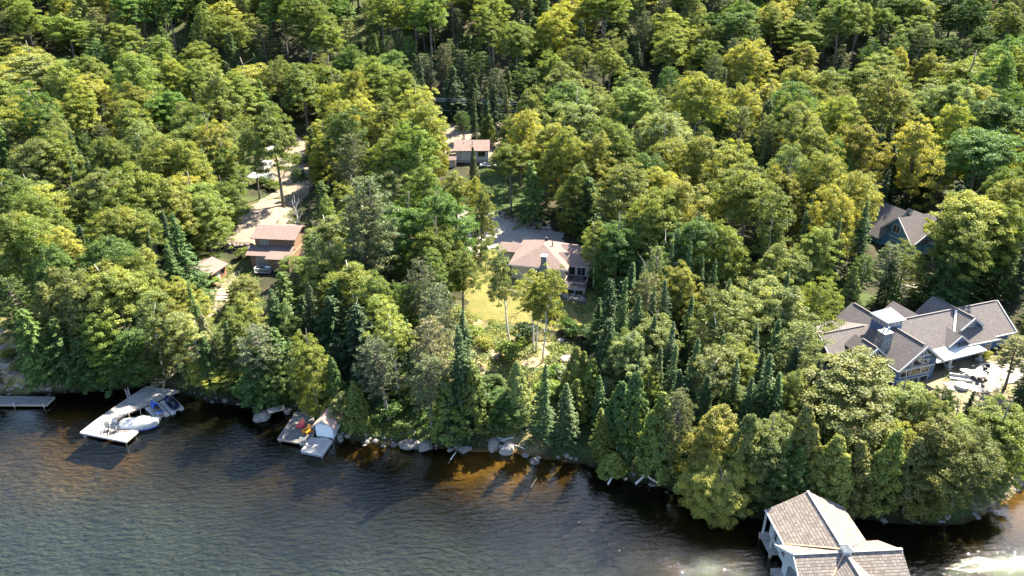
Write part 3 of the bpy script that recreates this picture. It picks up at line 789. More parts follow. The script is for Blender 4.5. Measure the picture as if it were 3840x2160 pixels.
# front gable glazing
for (a, z, ww, hh, c_) in ((-2.3, -1.0, 1.5, 1.6, 2), (0, -1.0, 2.0, 1.6, 2), (2.2, -1.0, 1.4, 1.6, 1), (-2.0, 1.3, 1.6, 1.1, 1), (.1, 1.3, 1.7, 1.1, 1), (2.0, 1.3, 1.4, 1.2, 1)):
    window(bg_, (a, .55, z), ww, hh, cols=c_, fw=.16)
window(bg_, (0, .55, 2.9), 1.7, 1.5, cols=1, fw=.17); window(bg_, (-1.75, .55, 2.8), .8, .8, cols=1, fw=.14); window(bg_, (1.75, .55, 2.8), .9, .85, cols=1, fw=.14)
MB().beam((-3.4, .38, 2.62), (3.4, .38, 2.62), .16, .26).beam((-1.6, .0, 4.95), (1.6, .0, 4.95), .16, .22).beam((0, .0, 4.95), (0, .0, 6.6), .16, .2).beam((-1.0, 0, 4.95), (-.1, 0, 5.9), .14, .16).beam((1.0, 0, 4.95), (.1, 0, 5.9), .14, .16).build('gable_truss', M['white'], bg_)
MB().beam((-7.3, 3.1, 4.35), (-4.5, 3.1, 4.35), .14, .18).beam((-5.9, 3.1, 4.35), (-5.9, 3.1, 5.5), .14, .16).beam((-6.7, 3.1, 4.4), (-6, 3.1, 5.1), .12, .14).beam((-5.1, 3.1, 4.4), (-5.8, 3.1, 5.1), .12, .14).build('gable_truss', M['white'], bg_)
for a in (-7.4, -4.6): MB().box(a - .14, a + .14, 3.0, 3.28, -1.5, 4.2).build('porch_post', M['white'], bg_)
window(bg_, (14.5, 4.35, 5.15), .75, .8, cols=2, rows=2, fw=.12)
wm = MB().add([(8.7, 2.75, 3.6), (12.3, 2.75, 3.6), (10.5, 2.75, 5.0), (8.7, 4.5, 3.6), (12.3, 4.5, 3.6), (10.5, 5.2, 5.0)], [(0, 1, 2), (3, 5, 4), (0, 3, 4, 1), (1, 4, 5, 2), (0, 2, 5, 3)]); wm.build('small_gable', M['blue'], bg_)
MB().gable('y', 2.45, 6.2, 10.5, 2.15, 2.15, 3.42, 5.12, .14).build('small_gable_roof', M['grey_roof'], bg_)
tb_ = MB(); barge(tb_, 'y', 2.4, 10.5, 2.2, 3.42, 5.12, .12, .24); tb_.build('small_gable_trim', M['white'], bg_)
window(bg_, (-10.6, 9.3, 3.0), 1.5, .9, PI, cols=2, rows=2, fw=.13)
# white porch roof, posts, door wall
MB().add([(4.2, .6, 2.55), (14.9, .9, 2.55), (13.4, 3.3, 3.42), (4.1, 3.6, 3.42), (4.2, .6, 2.3), (14.9, .9, 2.3), (13.4, 3.3, 3.2), (4.1, 3.6, 3.2)], [(0, 1, 2, 3), (7, 6, 5, 4), (0, 4, 5, 1), (1, 5, 6, 2), (2, 6, 7, 3), (3, 7, 4, 0)]).build('porch_roof', M['metalroof'], bg_)
for a in (7.8, 14.2):
    p_ = MB().box(a - .17, a + .17, 1.0, 1.34, .9, 2.35).build('porch_post', M['white'], bg_)
    MB().tbox(a - .5, a + .5, .67, 1.67, -1.4, a - .4, a + .4, .77, 1.57, .85).build('stone_pier', M['stone'], p_)
    MB().box(a - .48, a + .48, .69, 1.65, .85, .95).build('pier_cap', M['white'], p_)
window(bg_, (5.6, 3.6, .1), 2.0, 1.7, cols=2, fw=.15); window(bg_, (9.6, 3.6, 1.3), 1.9, .7, cols=3, fw=.13); window(bg_, (12.6, 2.6, 1.3), 1.8, .7, cols=2, fw=.13); window(bg_, (17.2, 2.6, .4), 1.1, 1.8, cols=2, rows=3, fw=.12)
door(bg_, (7.6, 3.6, -.6), 1.0, 2.1)
# cupola
cu = MB().box(-1.55, 1.55, 6.05, 9.15, 5.2, 7.9).build('cupola', M['blue'], bg_)
MB().add([(-1.85, 5.75, 7.85), (1.85, 5.75, 7.85), (1.85, 9.45, 7.85), (-1.85, 9.45, 7.85), (0, 7.6, 9.45), (-1.85, 5.75, 7.7), (1.85, 5.75, 7.7), (1.85, 9.45, 7.7), (-1.85, 9.45, 7.7)], [(0, 1, 4), (1, 2, 4), (2, 3, 4), (3, 0, 4), (8, 7, 6, 5), (0, 5, 6, 1), (1, 6, 7, 2), (2, 7, 8, 3), (3, 8, 5, 0)]).build('cupola_roof', M['metalroof'], cu)
for k in range(4):
    window(cu, (-1.1 + k * .73, 6.05, 7.0), .5, .52, cols=2, rows=2, fw=.1)
    window(cu, (-1.55, 8.7 - k * .73, 7.0), .5, .52, PI, cols=2, rows=2, fw=.1)
# chimney
ch = MB().tbox(-4.7, -2.4, 3.5, 5.3, -1.5, -4.3, -2.6, 3.7, 5.1, 7.3).build('chimney', M['stone'], bg_)
MB().box(-4.35, -2.55, 3.65, 5.15, 7.3, 7.45).build('chimney_cap', M['found'], ch)
for a in (-3.9, -3.0): MB().tube([(a, 4.4, 7.5), (a, 4.4, 8.1)], .12, 8).build('flue', M['found'], ch)
vent_pipe(bg_, -9.0, 11.6, 4.6, 5.9, .07)

# ---------------- blue garage
ga = thing('blue_garage', 'teal-blue garage loft house with two white-trimmed gables among the trees', 'house', (79.5, 138.2, 5.3), R(20))
wm = MB(); wall_gable(wm, 'x', 0, 9, 0, 4.0, 4.0, -2, 3.2, 7.15); wm.build('wall', M['blue2'], ga)
wm = MB(); wall_gable(wm, 'y', -3.95, 3.8, 6.3, 5.8, 5.8, -2, 3.25, 7.1); wm.build('wall', M['blue2'], ga)
wm = MB(); wall_gable(wm, 'y', 2, 12, 3.4, 5.0, 4.5, -2, 2.6, 7.4); wm.build('wall', M['blue2'], ga)
MB().gable('x', -.5, 9, 0, 4.4, 4.4, 3.05, 7.35, .2).build('roof', M['grey_roof'], ga)
MB().gable('y', -4.75, 3.9, 6.3, 6.2, 6.2, 3.1, 7.33, .2).build('roof', M['grey_roof'], ga)
MB().gable('y', 1.6, 12.6, 3.4, 5.9, 5.2, 2.3, 7.75, .2).build('roof', M['grey_roof'], ga)
dm = MB(); wall_gable(dm, 'x', -1.2, 3, 8.0, .8, .8, 3.5, 5.2, 6.0); dm.build('dormer', M['blue2'], ga)
MB().gable('x', -1.5, 3.2, 8.0, 1.15, 1.15, 5.05, 6.2, .14).build('dormer_roof', M['grey_roof'], ga)
window(ga, (-1.2, 8.0, 4.3), .8, .8, PI, cols=2, fw=.12)
for a_ in (('x', -.56, 0, 4.45, 3.05, 7.35), ('y', -4.81, 6.3, 6.25, 3.1, 7.33), ('x', -1.56, 8.0, 1.2, 5.05, 6.2, .1, .2)):
    tr = MB(); barge(tr, *a_); tr.build('barge_board', M['white'], ga)
for p_, q_ in (((-.06, -4.0, 3.0), (-.06, 4.0, 3.0)), ((.6, -4.02, 3.0), (12, -4.02, 3.0))): MB().beam(p_, q_, .1, .3).build('band_board', M['white'], ga)
window(ga, (0, .2, 4.0), 1.5, 1.5, PI, cols=2, fw=.17)
gd = MB(); fr_ = face_frame((0, -1.2, 0), PI); wbox(gd, fr_, -2.4, 2.4, -.03, .06, -.2, 2.25); gdo = gd.build('garage_door', M['white'], ga)
pn = MB()
for k in range(4): wbox(pn, fr_, -2.15 + k * 1.1, -1.2 + k * 1.1, .05, .08, 1.75, 2.05)
pn.build('window_strip', M['glass'], gdo)
door(ga, (0, 2.6, 0), 1.1, 2.1, PI); MB().box(-.12, 0, 2.0, 2.9, 2.25, 2.6).build('sign_board', M['dark'], ga)
window(ga, (5.2, -3.95, 3.4), 1.2, 2.0, cols=1, fw=.14); window(ga, (7.2, -3.95, 3.4), 2.2, 2.0, cols=3, fw=.14); window(ga, (5.0, -3.95, .2), 1.2, 2.0, cols=1, fw=.16); window(ga, (6.6, -3.95, .2), 1.0, 2.0, cols=1, fw=.16); window(ga, (8.2, -3.95, .2), 1.0, 2.0, cols=1, fw=.16)
MB().box(4.2, 11.5, -6.2, -3.97, 2.85, 3.02).build('balcony', M['white'], ga)
railing(ga, [(4.25, -4.1), (4.25, -6.15), (11.4, -6.15)], 1.0, M['white'], .3, 3.02)
for a in (4.4, 7.6, 11.2): MB().box(a - .12, a + .12, -6.15, -5.9, -2, 2.85).build('balcony_post', M['white'], ga)

# ---------------- boathouse at the water
bh = thing('boathouse', 'white boathouse with a cross-gabled roof of weathered shakes over the water', 'boathouse', (34.75, 55.4, 0), R(3.5))
wm = MB(); wall_gable(wm, 'y', 2.0, 8.3, 0, 3.9, 4.0, .45, 4.0, 6.3); wm.build('wall', M['whites'], bh)
wm = MB(); wall_gable(wm, 'x', -4.6, 5.3, -.3, 3.2, 3.2, .45, 4.0, 6.3); wm.build('wall', M['whites'], bh)
MB().gable('y', 0, 8.85, 0, 4.55, 4.75, 3.95, 6.5, .2).build('roof', M['boat_roof'], bh)
MB().gable('x', -5.6, 6.1, -.3, 3.75, 3.75, 3.98, 6.5, .2).build('roof', M['boat_roof'], bh)
MB().gable('y', -7.2, -.3, 0, 4.2, 4.2, 3.6, 6.5, .2).build('roof', M['boat_roof'], bh)
wm = MB(); wall_gable(wm, 'y', -6.8, -2, 0, 3.5, 3.5, .45, 3.7, 6.2); wm.build('wall', M['whites'], bh)
MB().beam((0, .2, 6.56), (0, 8.85, 6.56), .3, .1).beam((-5.6, -.3, 6.56), (6.1, -.3, 6.56), .3, .1).beam((0, -.4, 6.56), (0, -7.2, 6.56), .3, .1).build('ridge_cap', m_paint('pale_cap_boards', (.25, .228, .21), .8, .15), bh)
MB().beam((-5.62, -4.1, 3.9), (-5.62, -.3, 6.4), .1, .32).beam((-5.62, 3.5, 3.9), (-5.62, -.3, 6.4), .1, .32).build('barge_board', M['white'], bh); MB().beam((-4.6, 3.45, 3.85), (-4.6, 8.9, 3.85), .1, .24).build('fascia', M['white'], bh)
MB().beam((-4.4, 3.55, 4.0), (-.2, .1, 6.55), .16, .06).beam((4.6, 3.55, 4.05), (.2, .1, 6.55), .16, .06).beam((-3.9, -3.9, 3.95), (-.2, -.5, 6.55), .16, .06).build('copper_valley', m_plain('copper_flashing', (.42, .24, .16), .5), bh)
cu = MB().box(-.42, .42, -.72, .12, 6.1, 7.05).build('cupola', M['white'], bh)
MB().add([(-.6, -.9, 7.05), (.6, -.9, 7.05), (.6, .3, 7.05), (-.6, .3, 7.05), (0, -.3, 7.5)], [(0, 1, 4), (1, 2, 4), (2, 3, 4), (3, 0, 4), (3, 2, 1, 0)]).build('cupola_roof', M['slate'], cu)
bd = MB(); fr_ = face_frame((-4.6, -.3, .5), PI)
pr = [(-2.0, 0), (2.0, 0)] + [(2.0 * math.cos(R(k)), 2.0 + .9 * math.sin(R(k))) for k in range(0, 181, 20)]
bd.add([fr_(a, .05, z) for a, z in pr] + [fr_(a, .0, z) for a, z in pr], [tuple(range(len(pr)))] + [(i, len(pr) + i, len(pr) + (i + 1) % len(pr), (i + 1) % len(pr)) for i in range(len(pr))])
bd.build('boat_door', M['slate'], bh)
window(bh, (-4.6, -.3, 4.55), 1.6, .8, PI, cols=3, fw=.1)
for a in (3.4, 6.0): window(bh, (-3.9, a + .8, 1.4), 1.0, 1.3, PI, cols=2, fw=.12)
MB().box(-5.7, -4.6, -3.9, 3.2, .55, .75).build('walkway', M['deckbrown'], bh)
MB().box(-5.0, -3.9, 5.2, 8.6, .55, .75).build('walkway', M['deckbrown'], bh)
MB().box(4.0, 5.4, 3.0, 9.2, .55, .75).build('walkway', M['deckold'], bh)
for a, b in ((-5.5, -3.6), (-5.5, 0), (-5.5, 3), (-4.8, 5.4), (-4.8, 8.4), (5.2, 3.3), (5.2, 8.8), (-4.3, 8.0), (4.3, -3)): MB().box(a - .14, a + .14, b - .14, b + .14, -3, .55).build('pile', M['wood'], bh)
MB().box(-4.7, -4.5, 6.0, 6.2, .75, 3.9).box(-4.7, -4.5, 8.3, 8.5, .75, 3.9).build('corner_post', M['white'], bh)
# ================================================================== DOCKS, BOATS AND SHORE THINGS
def dock(name, label, poly, z, m, rim=None, posts=(), th=.16, rimw=.1):
    cx = sum(p[0] for p in poly) / len(poly); cy_ = sum(p[1] for p in poly) / len(poly)
    d = thing(name, label, 'dock', (cx, cy_, 0))
    pl = [(p[0] - cx, p[1] - cy_) for p in poly]
    MB().prism(pl, z - th, z).build('deck', m, d)
    r = MB()
    for a, b in zip(pl, pl[1:] + pl[:1]): r.beam((a[0], a[1], z - th * .75), (b[0], b[1], z - th * .75), rimw, th * 1.7)
    r.build('rim', rim or M['wood'], d)
    for q in posts: MB().tube([(q[0] - cx, q[1] - cy_, -3), (q[0] - cx, q[1] - cy_, z + q[2])], .07 if len(q) < 4 else q[3], 8).build('post', M['alu'] if len(q) < 4 else M['wood'], d)
    return d, cx, cy_

A = dict(a=(-61.65, 82.94), b=(-54.12, 80.87), c=(-53.55, 83.2), d=(-57.6, 84.35), e2=(-58.2, 85.5), e=(-56.95, 87.7), f=(-55.3, 89.6), g=(-51.9, 93.4), h=(-57.6, 94.6), i=(-58.75, 91.9), j=(-60.66, 86.73))
dock('long_dock', 'long grey L-shaped dock with a pale sunlit platform at its end', [A['a'], A['b'], A['c'], A['d'], A['e2'], A['j']], .62, M['decksun'], M['white'], [(-61.4, 83.2, -.1), (-54.4, 81.2, -.1), (-53.9, 83, -.1)])
o = bpy.data.objects['long_dock']
pl = [(p[0] - o.location.x, p[1] - o.location.y) for p in (A['j'], A['e2'], A['e'], A['f'], A['g'], A['h'], A['i'])]
MB().prism(pl, .47, .625).build('walkway', M['deckshade'], o)
r = MB()
for a, b in zip(pl[1:], pl[2:] + pl[:1]): r.beam((a[0], a[1], .5), (b[0], b[1], .5), .1, .26)
r.build('walkway_rim', M['wood'], o)
for q in ((-60.3, 87), (-58.7, 91.5), (-57, 87.5), (-55.4, 89.4), (-53, 92)): MB().tube([(q[0] - o.location.x, q[1] - o.location.y, -3), (q[0] - o.location.x, q[1] - o.location.y, .5)], .12, 8).build('pile', M['wood'], o)

dock('grey_dock', 'low weathered grey dock running along the rocky bank, west of the long dock', [(-92, 89.9), (-70.43, 89.75), (-70.4, 91.8), (-92, 92.1)], .55, M['deckold'], M['wood'], [(-88, 89.9, .2), (-80, 89.85, .2), (-75.5, 89.85, .25), (-71, 89.8, .2)])
B = [(-33.04, 81.49), (-28.84, 80.41), (-28.25, 82.4), (-28.4, 84.2), (-29.2, 86.4), (-30.6, 87.6), (-32.17, 87.9)]
dock('swim_dock', 'dark weathered plank dock beside the white boat shed, carrying two bright chairs', B, .6, M['deckold'], M['wood'], [(-32.8, 81.6, -.1, .12), (-29, 80.6, -.1, .12), (-32.5, 85, -.1, .12)])
fd, fx, fy = dock('floating_dock', 'square silver-grey floating dock with a white frame below the boat shed', [(-29.1, 79.06), (-26.02, 78.17), (-25.34, 81.29), (-28.28, 81.89)], .5, M['deckfloat'], M['white'])
pl = [(-29.1 - fx, 79.06 - fy), (-26.02 - fx, 78.17 - fy), (-25.34 - fx, 81.29 - fy)]
r = MB()
for a, b in zip(pl, pl[1:]):
    r.beam((*a, .02), (*b, .02), .06, .06)
    for k in range(7):
        u = k / 6; x = a[0] + (b[0] - a[0]) * u; y = a[1] + (b[1] - a[1]) * u
        r.beam((x, y, 0), (x, y, .35), .05, .05)
        if k < 6:
            x2 = a[0] + (b[0] - a[0]) * (k + 1) / 6; y2 = a[1] + (b[1] - a[1]) * (k + 1) / 6
            r.beam((x, y, .02), (x2, y2, .35), .04, .04)
r.build('side_frame', M['alu'], fd)
MB().tube([(-26.0 - fx, 78.15 - fy, -2.5), (-26.0 - fx, 78.15 - fy, .55)], .06, 8).build('post', M['alu'], fd)

def ladder(loc, rz, label, h=1.6, tilt=.0, hoop=False):
    l = thing('dock_ladder', label, 'ladder', loc, rz, 'dock ladders')
    for s in (-1, 1):
        pts = [(s * .22, 0, -.8), (s * .22, tilt * h, h)]
        if hoop: pts = [(s * .22, 0, -.9), (s * .22, 0, .55), (s * .22, .12, .8), (s * .22, .4, .82), (s * .22, .5, .6), (s * .22, .5, .12)]
        MB().tube(pts, .04, 6).build('rail', M['white'] if hoop else M['alu'], l)
    for k in range(int((h + .6) / .32)):
        z = -.6 + k * .32
        if hoop and z > .1: break
        MB().box(-.22, .22, -.05 + tilt * z * .9, .05 + tilt * z * .9, z, z + .05).build('rung', M['alu'], l)
    return l
ladder((-58.9, 91.75, .62), R(60), 'silver ladder standing upright on the edge of the grey walkway near shore', 1.5, .08)
ladder((-60.9, 82.65, .35), R(-16), 'short ladder hanging from the front edge of the pale dock platform', .3)
ladder((-29.4, 80.5, .55), R(-15), 'white hooped swim ladder at the corner of the dark plank dock', 1.0, 0, True)

def adirondack(name, loc, rz, label, m, group):
    c = thing(name, label, 'chair', loc, rz, group)
    s = MB()
    for k in range(5): s.beam((-.27, -.32 + k * .15, .38 - k * .035), (.27, -.32 + k * .15, .38 - k * .035), .13, .03)
    s.build('seat', m, c)
    b = MB()
    for k in range(5):
        a = (k - 2) * .115; top = 1.08 - abs(k - 2) * .06
        b.beam((a * .85, .28, .22), (a * 1.2, .62, top), .1, .025)
    b.beam((-.26, .46, .62), (.26, .46, .62), .05, .04)
    b.build('backrest', m, c)
    for q in (-1, 1):
        MB().box(q * .36 - .07, q * .36 + .07, -.42, .42, .54, .57).build('armrest', m, c)
        MB().box(q * .34 - .03, q * .34 + .03, -.4, -.28, 0, .54).build('leg', m, c)
        MB().beam((q * .3, -.3, .34), (q * .3, .72, .03), .05, .12).build('leg', m, c)
        MB().box(q * .35 - .03, q * .35 + .03, .3, .36, .1, .54).build('arm_support', m, c)
    return c
for k, (n_, x, y, rz, lb, m_, g_) in enumerate([
    ('adirondack_chair', -30.45, 83.95, R(-28), 'coral red slatted lounge chair on the dark plank dock', M['red'], 'bright chairs on the plank dock'),
    ('adirondack_chair', -29.2, 82.75, R(-30), 'orange-yellow slatted lounge chair on the dark plank dock', M['orange'], 'bright chairs on the plank dock'),
    ('adirondack_chair', -57.9, 83.35, R(25), 'grey slatted lounge chair on the pale platform, nearer the walkway', M['greychair'], 'grey chairs on the pale platform'),
    ('adirondack_chair', -56.85, 83.05, R(25), 'grey slatted lounge chair on the pale platform, nearer the white boat', M['greychair'], 'grey chairs on the pale platform')]):
    c_ = adirondack(n_, (x, y, .62 if k > 1 else .6), rz, lb, m_, g_); c_.scale = (1.12, 1.12, 1.12)
lt = thing('side_table', 'small white table between the orange chair and the boat shed', 'table', (-28.7, 83.5, .6), R(20))
MB().box(-.3, .3, -.25, .25, .42, .46).build('tabletop', M['white'], lt)
for a in (-1, 1):
    for b in (-1, 1): MB().box(a * .25 - .025, a * .25 + .025, b * .2 - .025, b * .2 + .025, 0, .42).build('leg', M['white'], lt)

# white boat shed
bs = thing('boat_shed', 'narrow white boat shed with a faded pink roof at the water', 'shed', (-26.55, 82.2, .35), R(-12))
wm = MB(); wall_gable(wm, 'y', 0, 5.6, 0, 1.3, 1.3, -.1, 2.0, 3.0); wm.build('wall', m_siding('pale_white_boards', (.62, .66, .70), .14, .05), bs)
MB().gable('y', -.25, 5.9, 0, 1.6, 1.6, 1.85, 3.1, .1).build('roof', m_shingle('faded_pink_roof', (.42, .27, .22), (.47, .31, .26), .16, .4, .85, .2), bs)
MB().box(-.5, .5, -.06, 0, 2.2, 2.5).build('sign_board', M['found'], bs)
MB().box(-.6, .75, -1.0, -.02, .0, .12).build('step', M['deckfloat'], bs)
for a, b in ((-1.2, .1), (1.2, .1), (-1.2, 2.6), (1.2, 2.6)): MB().box(a - .12, a + .12, b, b + .24, -2.5, -.1).build('pile', M['wood'], bs)

# covered motor boat
def hull_ring(y, hw, keel, top, flare=.12):
    return [(-hw, y, top), (-hw * (1 - flare), y, keel + (top - keel) * .35), (-hw * .5, y, keel + .06), (0, y, keel), (hw * .5, y, keel + .06), (hw * (1 - flare), y, keel + (top - keel) * .35), (hw, y, top)]
mb_ = thing('motor_boat', 'white open motor boat under a pale canvas cover, tied inside the dock', 'boat', (-54.35, 84.95, 0), R(-86))
L = [(-2.6, .95, -.2, .55), (-1.6, 1.08, -.28, .58), (-.4, 1.12, -.3, .62), (.8, 1.02, -.26, .68), (1.8, .74, -.15, .75), (2.5, .34, .05, .82), (2.85, .05, .4, .86)]
mb_.scale = (1.14, 1.05, 1.4)
MB().loft([hull_ring(y, w, k, t_) for y, w, k, t_ in L]).build('hull', M['gel'], mb_, True)
MB().loft([[(-w * 1.0, y, .12), (-w * 1.03, y, .2), (w * 1.03, y, .2), (w, y, .12)] for y, w, k, t_ in L[:6]]).build('stripe', M['gelblue'], mb_)
pk = [.12, .3, .45, .75, .5, .12, .02]
MB().loft([[(-w * 1.04, y, t_ - .06), (-w * 1.02, y, t_ + .03), (-w * .5, y, t_ + p * .72), (0, y, t_ + p), (w * .5, y, t_ + p * .72), (w * 1.02, y, t_ + .03), (w * 1.04, y, t_ - .06)] for (y, w, k, t_), p in zip(L, pk)]).build('canvas_cover', M['canvas'], mb_, True)
om = MB().tbox(-.2, .2, -3.25, -2.75, .55, -.24, .24, -3.35, -2.72, .85).tbox(-.24, .24, -3.35, -2.72, .85, -.17, .17, -3.2, -2.8, 1.2).build('outboard_motor', M['alu'], mb_)
MB().box(-.07, .07, -3.1, -2.8, -.6, .55).build('leg', M['dark'], om)
MB().tube([(-.55, 2.2, .85), (-.25, 2.6, 1.0), (.25, 2.6, 1.0), (.55, 2.2, .85)], .025, 6).build('bow_rail', M['alu'], mb_)
for k, (x, y, dx, dy, lb) in enumerate([(-58.15, 85.5, .45, .5, 'thin white mooring pole leaning from the walkway behind the boat'), (-55.9, 83.85, .2, .55, 'thin white mooring pole on the platform edge beside the boat'), (-54.9, 87.0, .15, .1, 'short white mooring pole standing in the water behind the boat')]):
    tag(MB().tube([(x, y, -.4 if k == 2 else .4), (x + dx * .5, y + dy * .5, 1.2), (x + dx, y + dy, 1.8)], [.05, .04, .025], 6).build('mooring_pole', M['white']), lb, 'pole', 'mooring poles')

# two jet skis on floats
def jetski(loc, rz, label, hullm, deckm):
    j = thing('jet_ski', label, 'jet ski', loc, rz, 'jet skis on their floats')
    L = [(-1.5, .5, .1, .42), (-.8, .56, .06, .46), (.2, .56, .06, .52), (1.0, .42, .12, .6), (1.5, .12, .35, .62)]
    MB().loft([hull_ring(y, w, k, t_) for y, w, k, t_ in L]).build('hull', hullm, j, True)
    MB().loft([[(-w * .8, y, t_ + .0), (-w * .45, y, t_ + .16), (w * .45, y, t_ + .16), (w * .8, y, t_)] for y, w, k, t_ in [(.1, .5, 0, .5), (.5, .5, 0, .62), (1.0, .4, 0, .62), (1.42, .12, 0, .58)]]).build('cowling', deckm, j, True)
    MB().loft([[(-.2, y, .45), (-.17, y, h), (.17, y, h), (.2, y, .45)] for y, h in ((-1.2, .72), (-.5, .8), (-.3, .7), (.25, .76))]).build('seat', M['black'], j, True)
    MB().tube([(-.36, .3, .98), (-.1, .42, .95), (.1, .42, .95), (.36, .3, .98)], .035, 6).build('handlebar', M['black'], j)
    MB().box(-.4, .4, -1.48, -1.2, .43, .48).build('rear_deck', deckm, j)
    j.scale = (1.2, 1.2, 1.2)
    return j
fl = thing('jet_ski_float', 'pale plastic drive-on float under the blue and white jet ski', 'float', (-53.2, 88.55, 0), R(45), 'jet ski floats')
MB().box(-1.0, -.32, -2.2, 2.1, -.1, .3).box(.32, 1.0, -2.0, 2.1, -.1, .3).box(-.32, .32, -1.6, 2.1, -.1, .2).build('float_body', M['plastic'], fl)
MB().box(-1.0, 1.0, -.02, .02, .295, .306).build('seam', M['found'], fl)
fl2 = copy_tree(fl); fl2.location = (-51.7, 90.1, 0); fl2['label'] = 'pale plastic drive-on float under the dark navy jet ski'
jetski((-53.3, 88.7, .26), R(45), 'blue and white jet ski parked on the float nearer the boat', M['gel'], M['gelblue'])
jetski((-51.75, 90.2, .26), R(45), 'dark navy jet ski parked on the float nearer the shore', M['gelnavy'], M['gelnavy'])

# garden benches under the trees and the patio furniture
def bench(p, rz, label):
    b = thing('garden_bench', label, 'bench', (*p, tz(*p)), rz, 'pale benches under the shore trees')
    MB().box(-.9, .9, -.22, .0, .42, .46).box(-.9, .9, .03, .24, .42, .46).build('seat', M['white'], b)
    MB().beam((-.9, .32, .62), (.9, .32, .62), .04, .12).beam((-.9, .36, .82), (.9, .36, .82), .04, .12).build('backrest', M['white'], b)
    for q in (-1, 1): MB().box(q * .75 - .05, q * .75 + .05, -.2, .3, -.1, .42).build('leg', M['white'], b)
bench(gr(1370, 1475)[:2], R(8), 'pale slatted bench in the shade, farther up the bank behind the boat shed')
bench(gr(1420, 1518)[:2], R(-15), 'pale slatted bench in the shade, nearer the rocks beside the boat shed')
q = gr(2224, 1384)
cn = thing('fuel_can', 'small bright red can on the dark ground behind the shore cedars', 'can', (q[0], q[1], q[2]))
MB().tbox(-.22, .22, -.16, .16, 0, -.2, .2, -.14, .14, .62).build('body', M['red'], cn); MB().tube([(-.1, 0, .6), (-.1, 0, .72), (.1, 0, .72), (.1, 0, .6)], .03, 6).build('handle', M['black'], cn)

pq = gr(3645, 1415)
pt = thing('patio_table', 'long white oval dining table on the pale patio of the navy house', 'table', (pq[0], pq[1], pq[2] + .12), R(-33))
ov = [(1.9 * math.cos(R(k)), .75 * math.sin(R(k))) for k in range(0, 360, 20)]
MB().prism(ov, .72, .77).build('tabletop', M['white'], pt)
for a in (-1.3, 1.3): MB().box(a - .08, a + .08, -.3, .3, 0, .72).build('leg', M['alu'], pt)
for k in range(5):
    deck_chair(L2W(pt, -1.6 + k * .8, -1.1, 0), R(-33 + 180 + (k - 2) * 6), 'dark-framed chair along the lake side of the white patio table, ' + ('end nearest the house', 'second from the house end', 'in the middle', 'second from the far end', 'end farthest from the house')[k], 'patio chairs along the white table', 'dark')
for k, (px, py) in enumerate(((3690, 1405), (3700, 1392))):
    qq = gr(px, py); lc = thing('lounge_chair', 'low dark lounger on the sunny patio, ' + ('nearer the white table', 'farther from the white table')[k], 'lounger', (qq[0], qq[1], qq[2] + .12), R(-30), 'patio loungers')
    MB().box(-.3, .3, -.9, .35, .28, .36).build('seat', M['dark'], lc); MB().tbox(-.3, .3, .3, .38, .34, -.3, .3, .7, .78, .85).build('backrest', M['dark'], lc)
    for a in (-.25, .25): MB().box(a - .03, a + .03, -.8, .3, 0, .28).build('leg', M['dark'], lc)
qq = gr(3605, 1455)
fp = thing('fire_table', 'round white fire table with a dark bowl at the patio edge', 'fire pit', (qq[0], qq[1], qq[2] + .1))
MB().prism([(.95 * math.cos(R(k)), .95 * math.sin(R(k))) for k in range(0, 360, 18)], 0, .5).build('base', M['metalroof'], fp)
MB().prism([(.45 * math.cos(R(k)), .45 * math.sin(R(k))) for k in range(0, 360, 24)], .45, .58).build('bowl', M['black'], fp)
qq = gr(3600, 1428)
sf = thing('patio_sofa', 'low white curved sofa on the patio behind the fire table', 'sofa', (qq[0], qq[1], qq[2] + .1), R(-15))
MB().box(-1.6, 1.6, -.45, .45, .05, .42).build('seat', M['canvas'], sf); MB().box(-1.6, 1.6, .3, .5, .42, .85).build('backrest', M['canvas'], sf)

# trailers beside the gravel lot
def camper(px, py, rz, label, L=5.2, W=2.3, H=2.6, nm='camper_trailer', cat='trailer', gz=.5):
    q = gr(px, py); c = thing(nm, label, cat, (q[0], q[1], q[2]), rz)
    prof = [(-L / 2, gz), (-L / 2, H - .5), (-L / 2 + .5, H), (L / 2 - .9, H), (L / 2, H - 1.0), (L / 2, gz + .3), (L / 2 - .4, gz)]
    MB().extr(prof, -W / 2, W / 2, 'x').build('body', M['gel'], c)
    for s in (-1, 1):
        for yy in (-.35, .4): 
            w = MB().tube([(s * (W / 2 - .22), yy, .33), (s * (W / 2), yy, .33)], .33, 12).build('wheel', M['black'], c)
            MB().tube([(s * W / 2, yy, .33), (s * (W / 2 + .02), yy, .33)], .16, 10).build('rim', M['alu'], w)
    window(c, (W / 2, .6, 1.4), .9, .6, 0, cols=2, frame=M['alu']); window(c, (0, -L / 2, 1.5), 1.2, .5, -PI / 2, cols=1, frame=M['alu'])
    return c
camper(1022, 588, R(-28), 'white camper trailer parked deepest in the trees beside the tall gravel-lot maple')
camper(1000, 636, R(-22), 'white box trailer in the middle of the row by the gravel lot', 4.2, 2.1, 2.3, 'cargo_trailer')
camper(1000, 680, R(-32), 'pale van with a sloping nose at the near end of the trailer row', 5.0, 2.0, 2.2, 'parked_van', 'van', .35)
q = gr(962, 690)
ls = thing('lean_to', 'small pale open lean-to roof on posts beside the trailers', 'shelter', (q[0], q[1], q[2]), R(-20))
MB().add([(-1.6, -1.3, 2.1), (1.6, -1.3, 2.1), (1.6, 1.3, 2.6), (-1.6, 1.3, 2.6), (-1.6, -1.3, 2.0), (1.6, -1.3, 2.0), (1.6, 1.3, 2.5), (-1.6, 1.3, 2.5)], [(0, 1, 2, 3), (7, 6, 5, 4), (0, 4, 5, 1), (1, 5, 6, 2), (2, 6, 7, 3), (3, 7, 4, 0)]).build('roof', M['canvas'], ls)
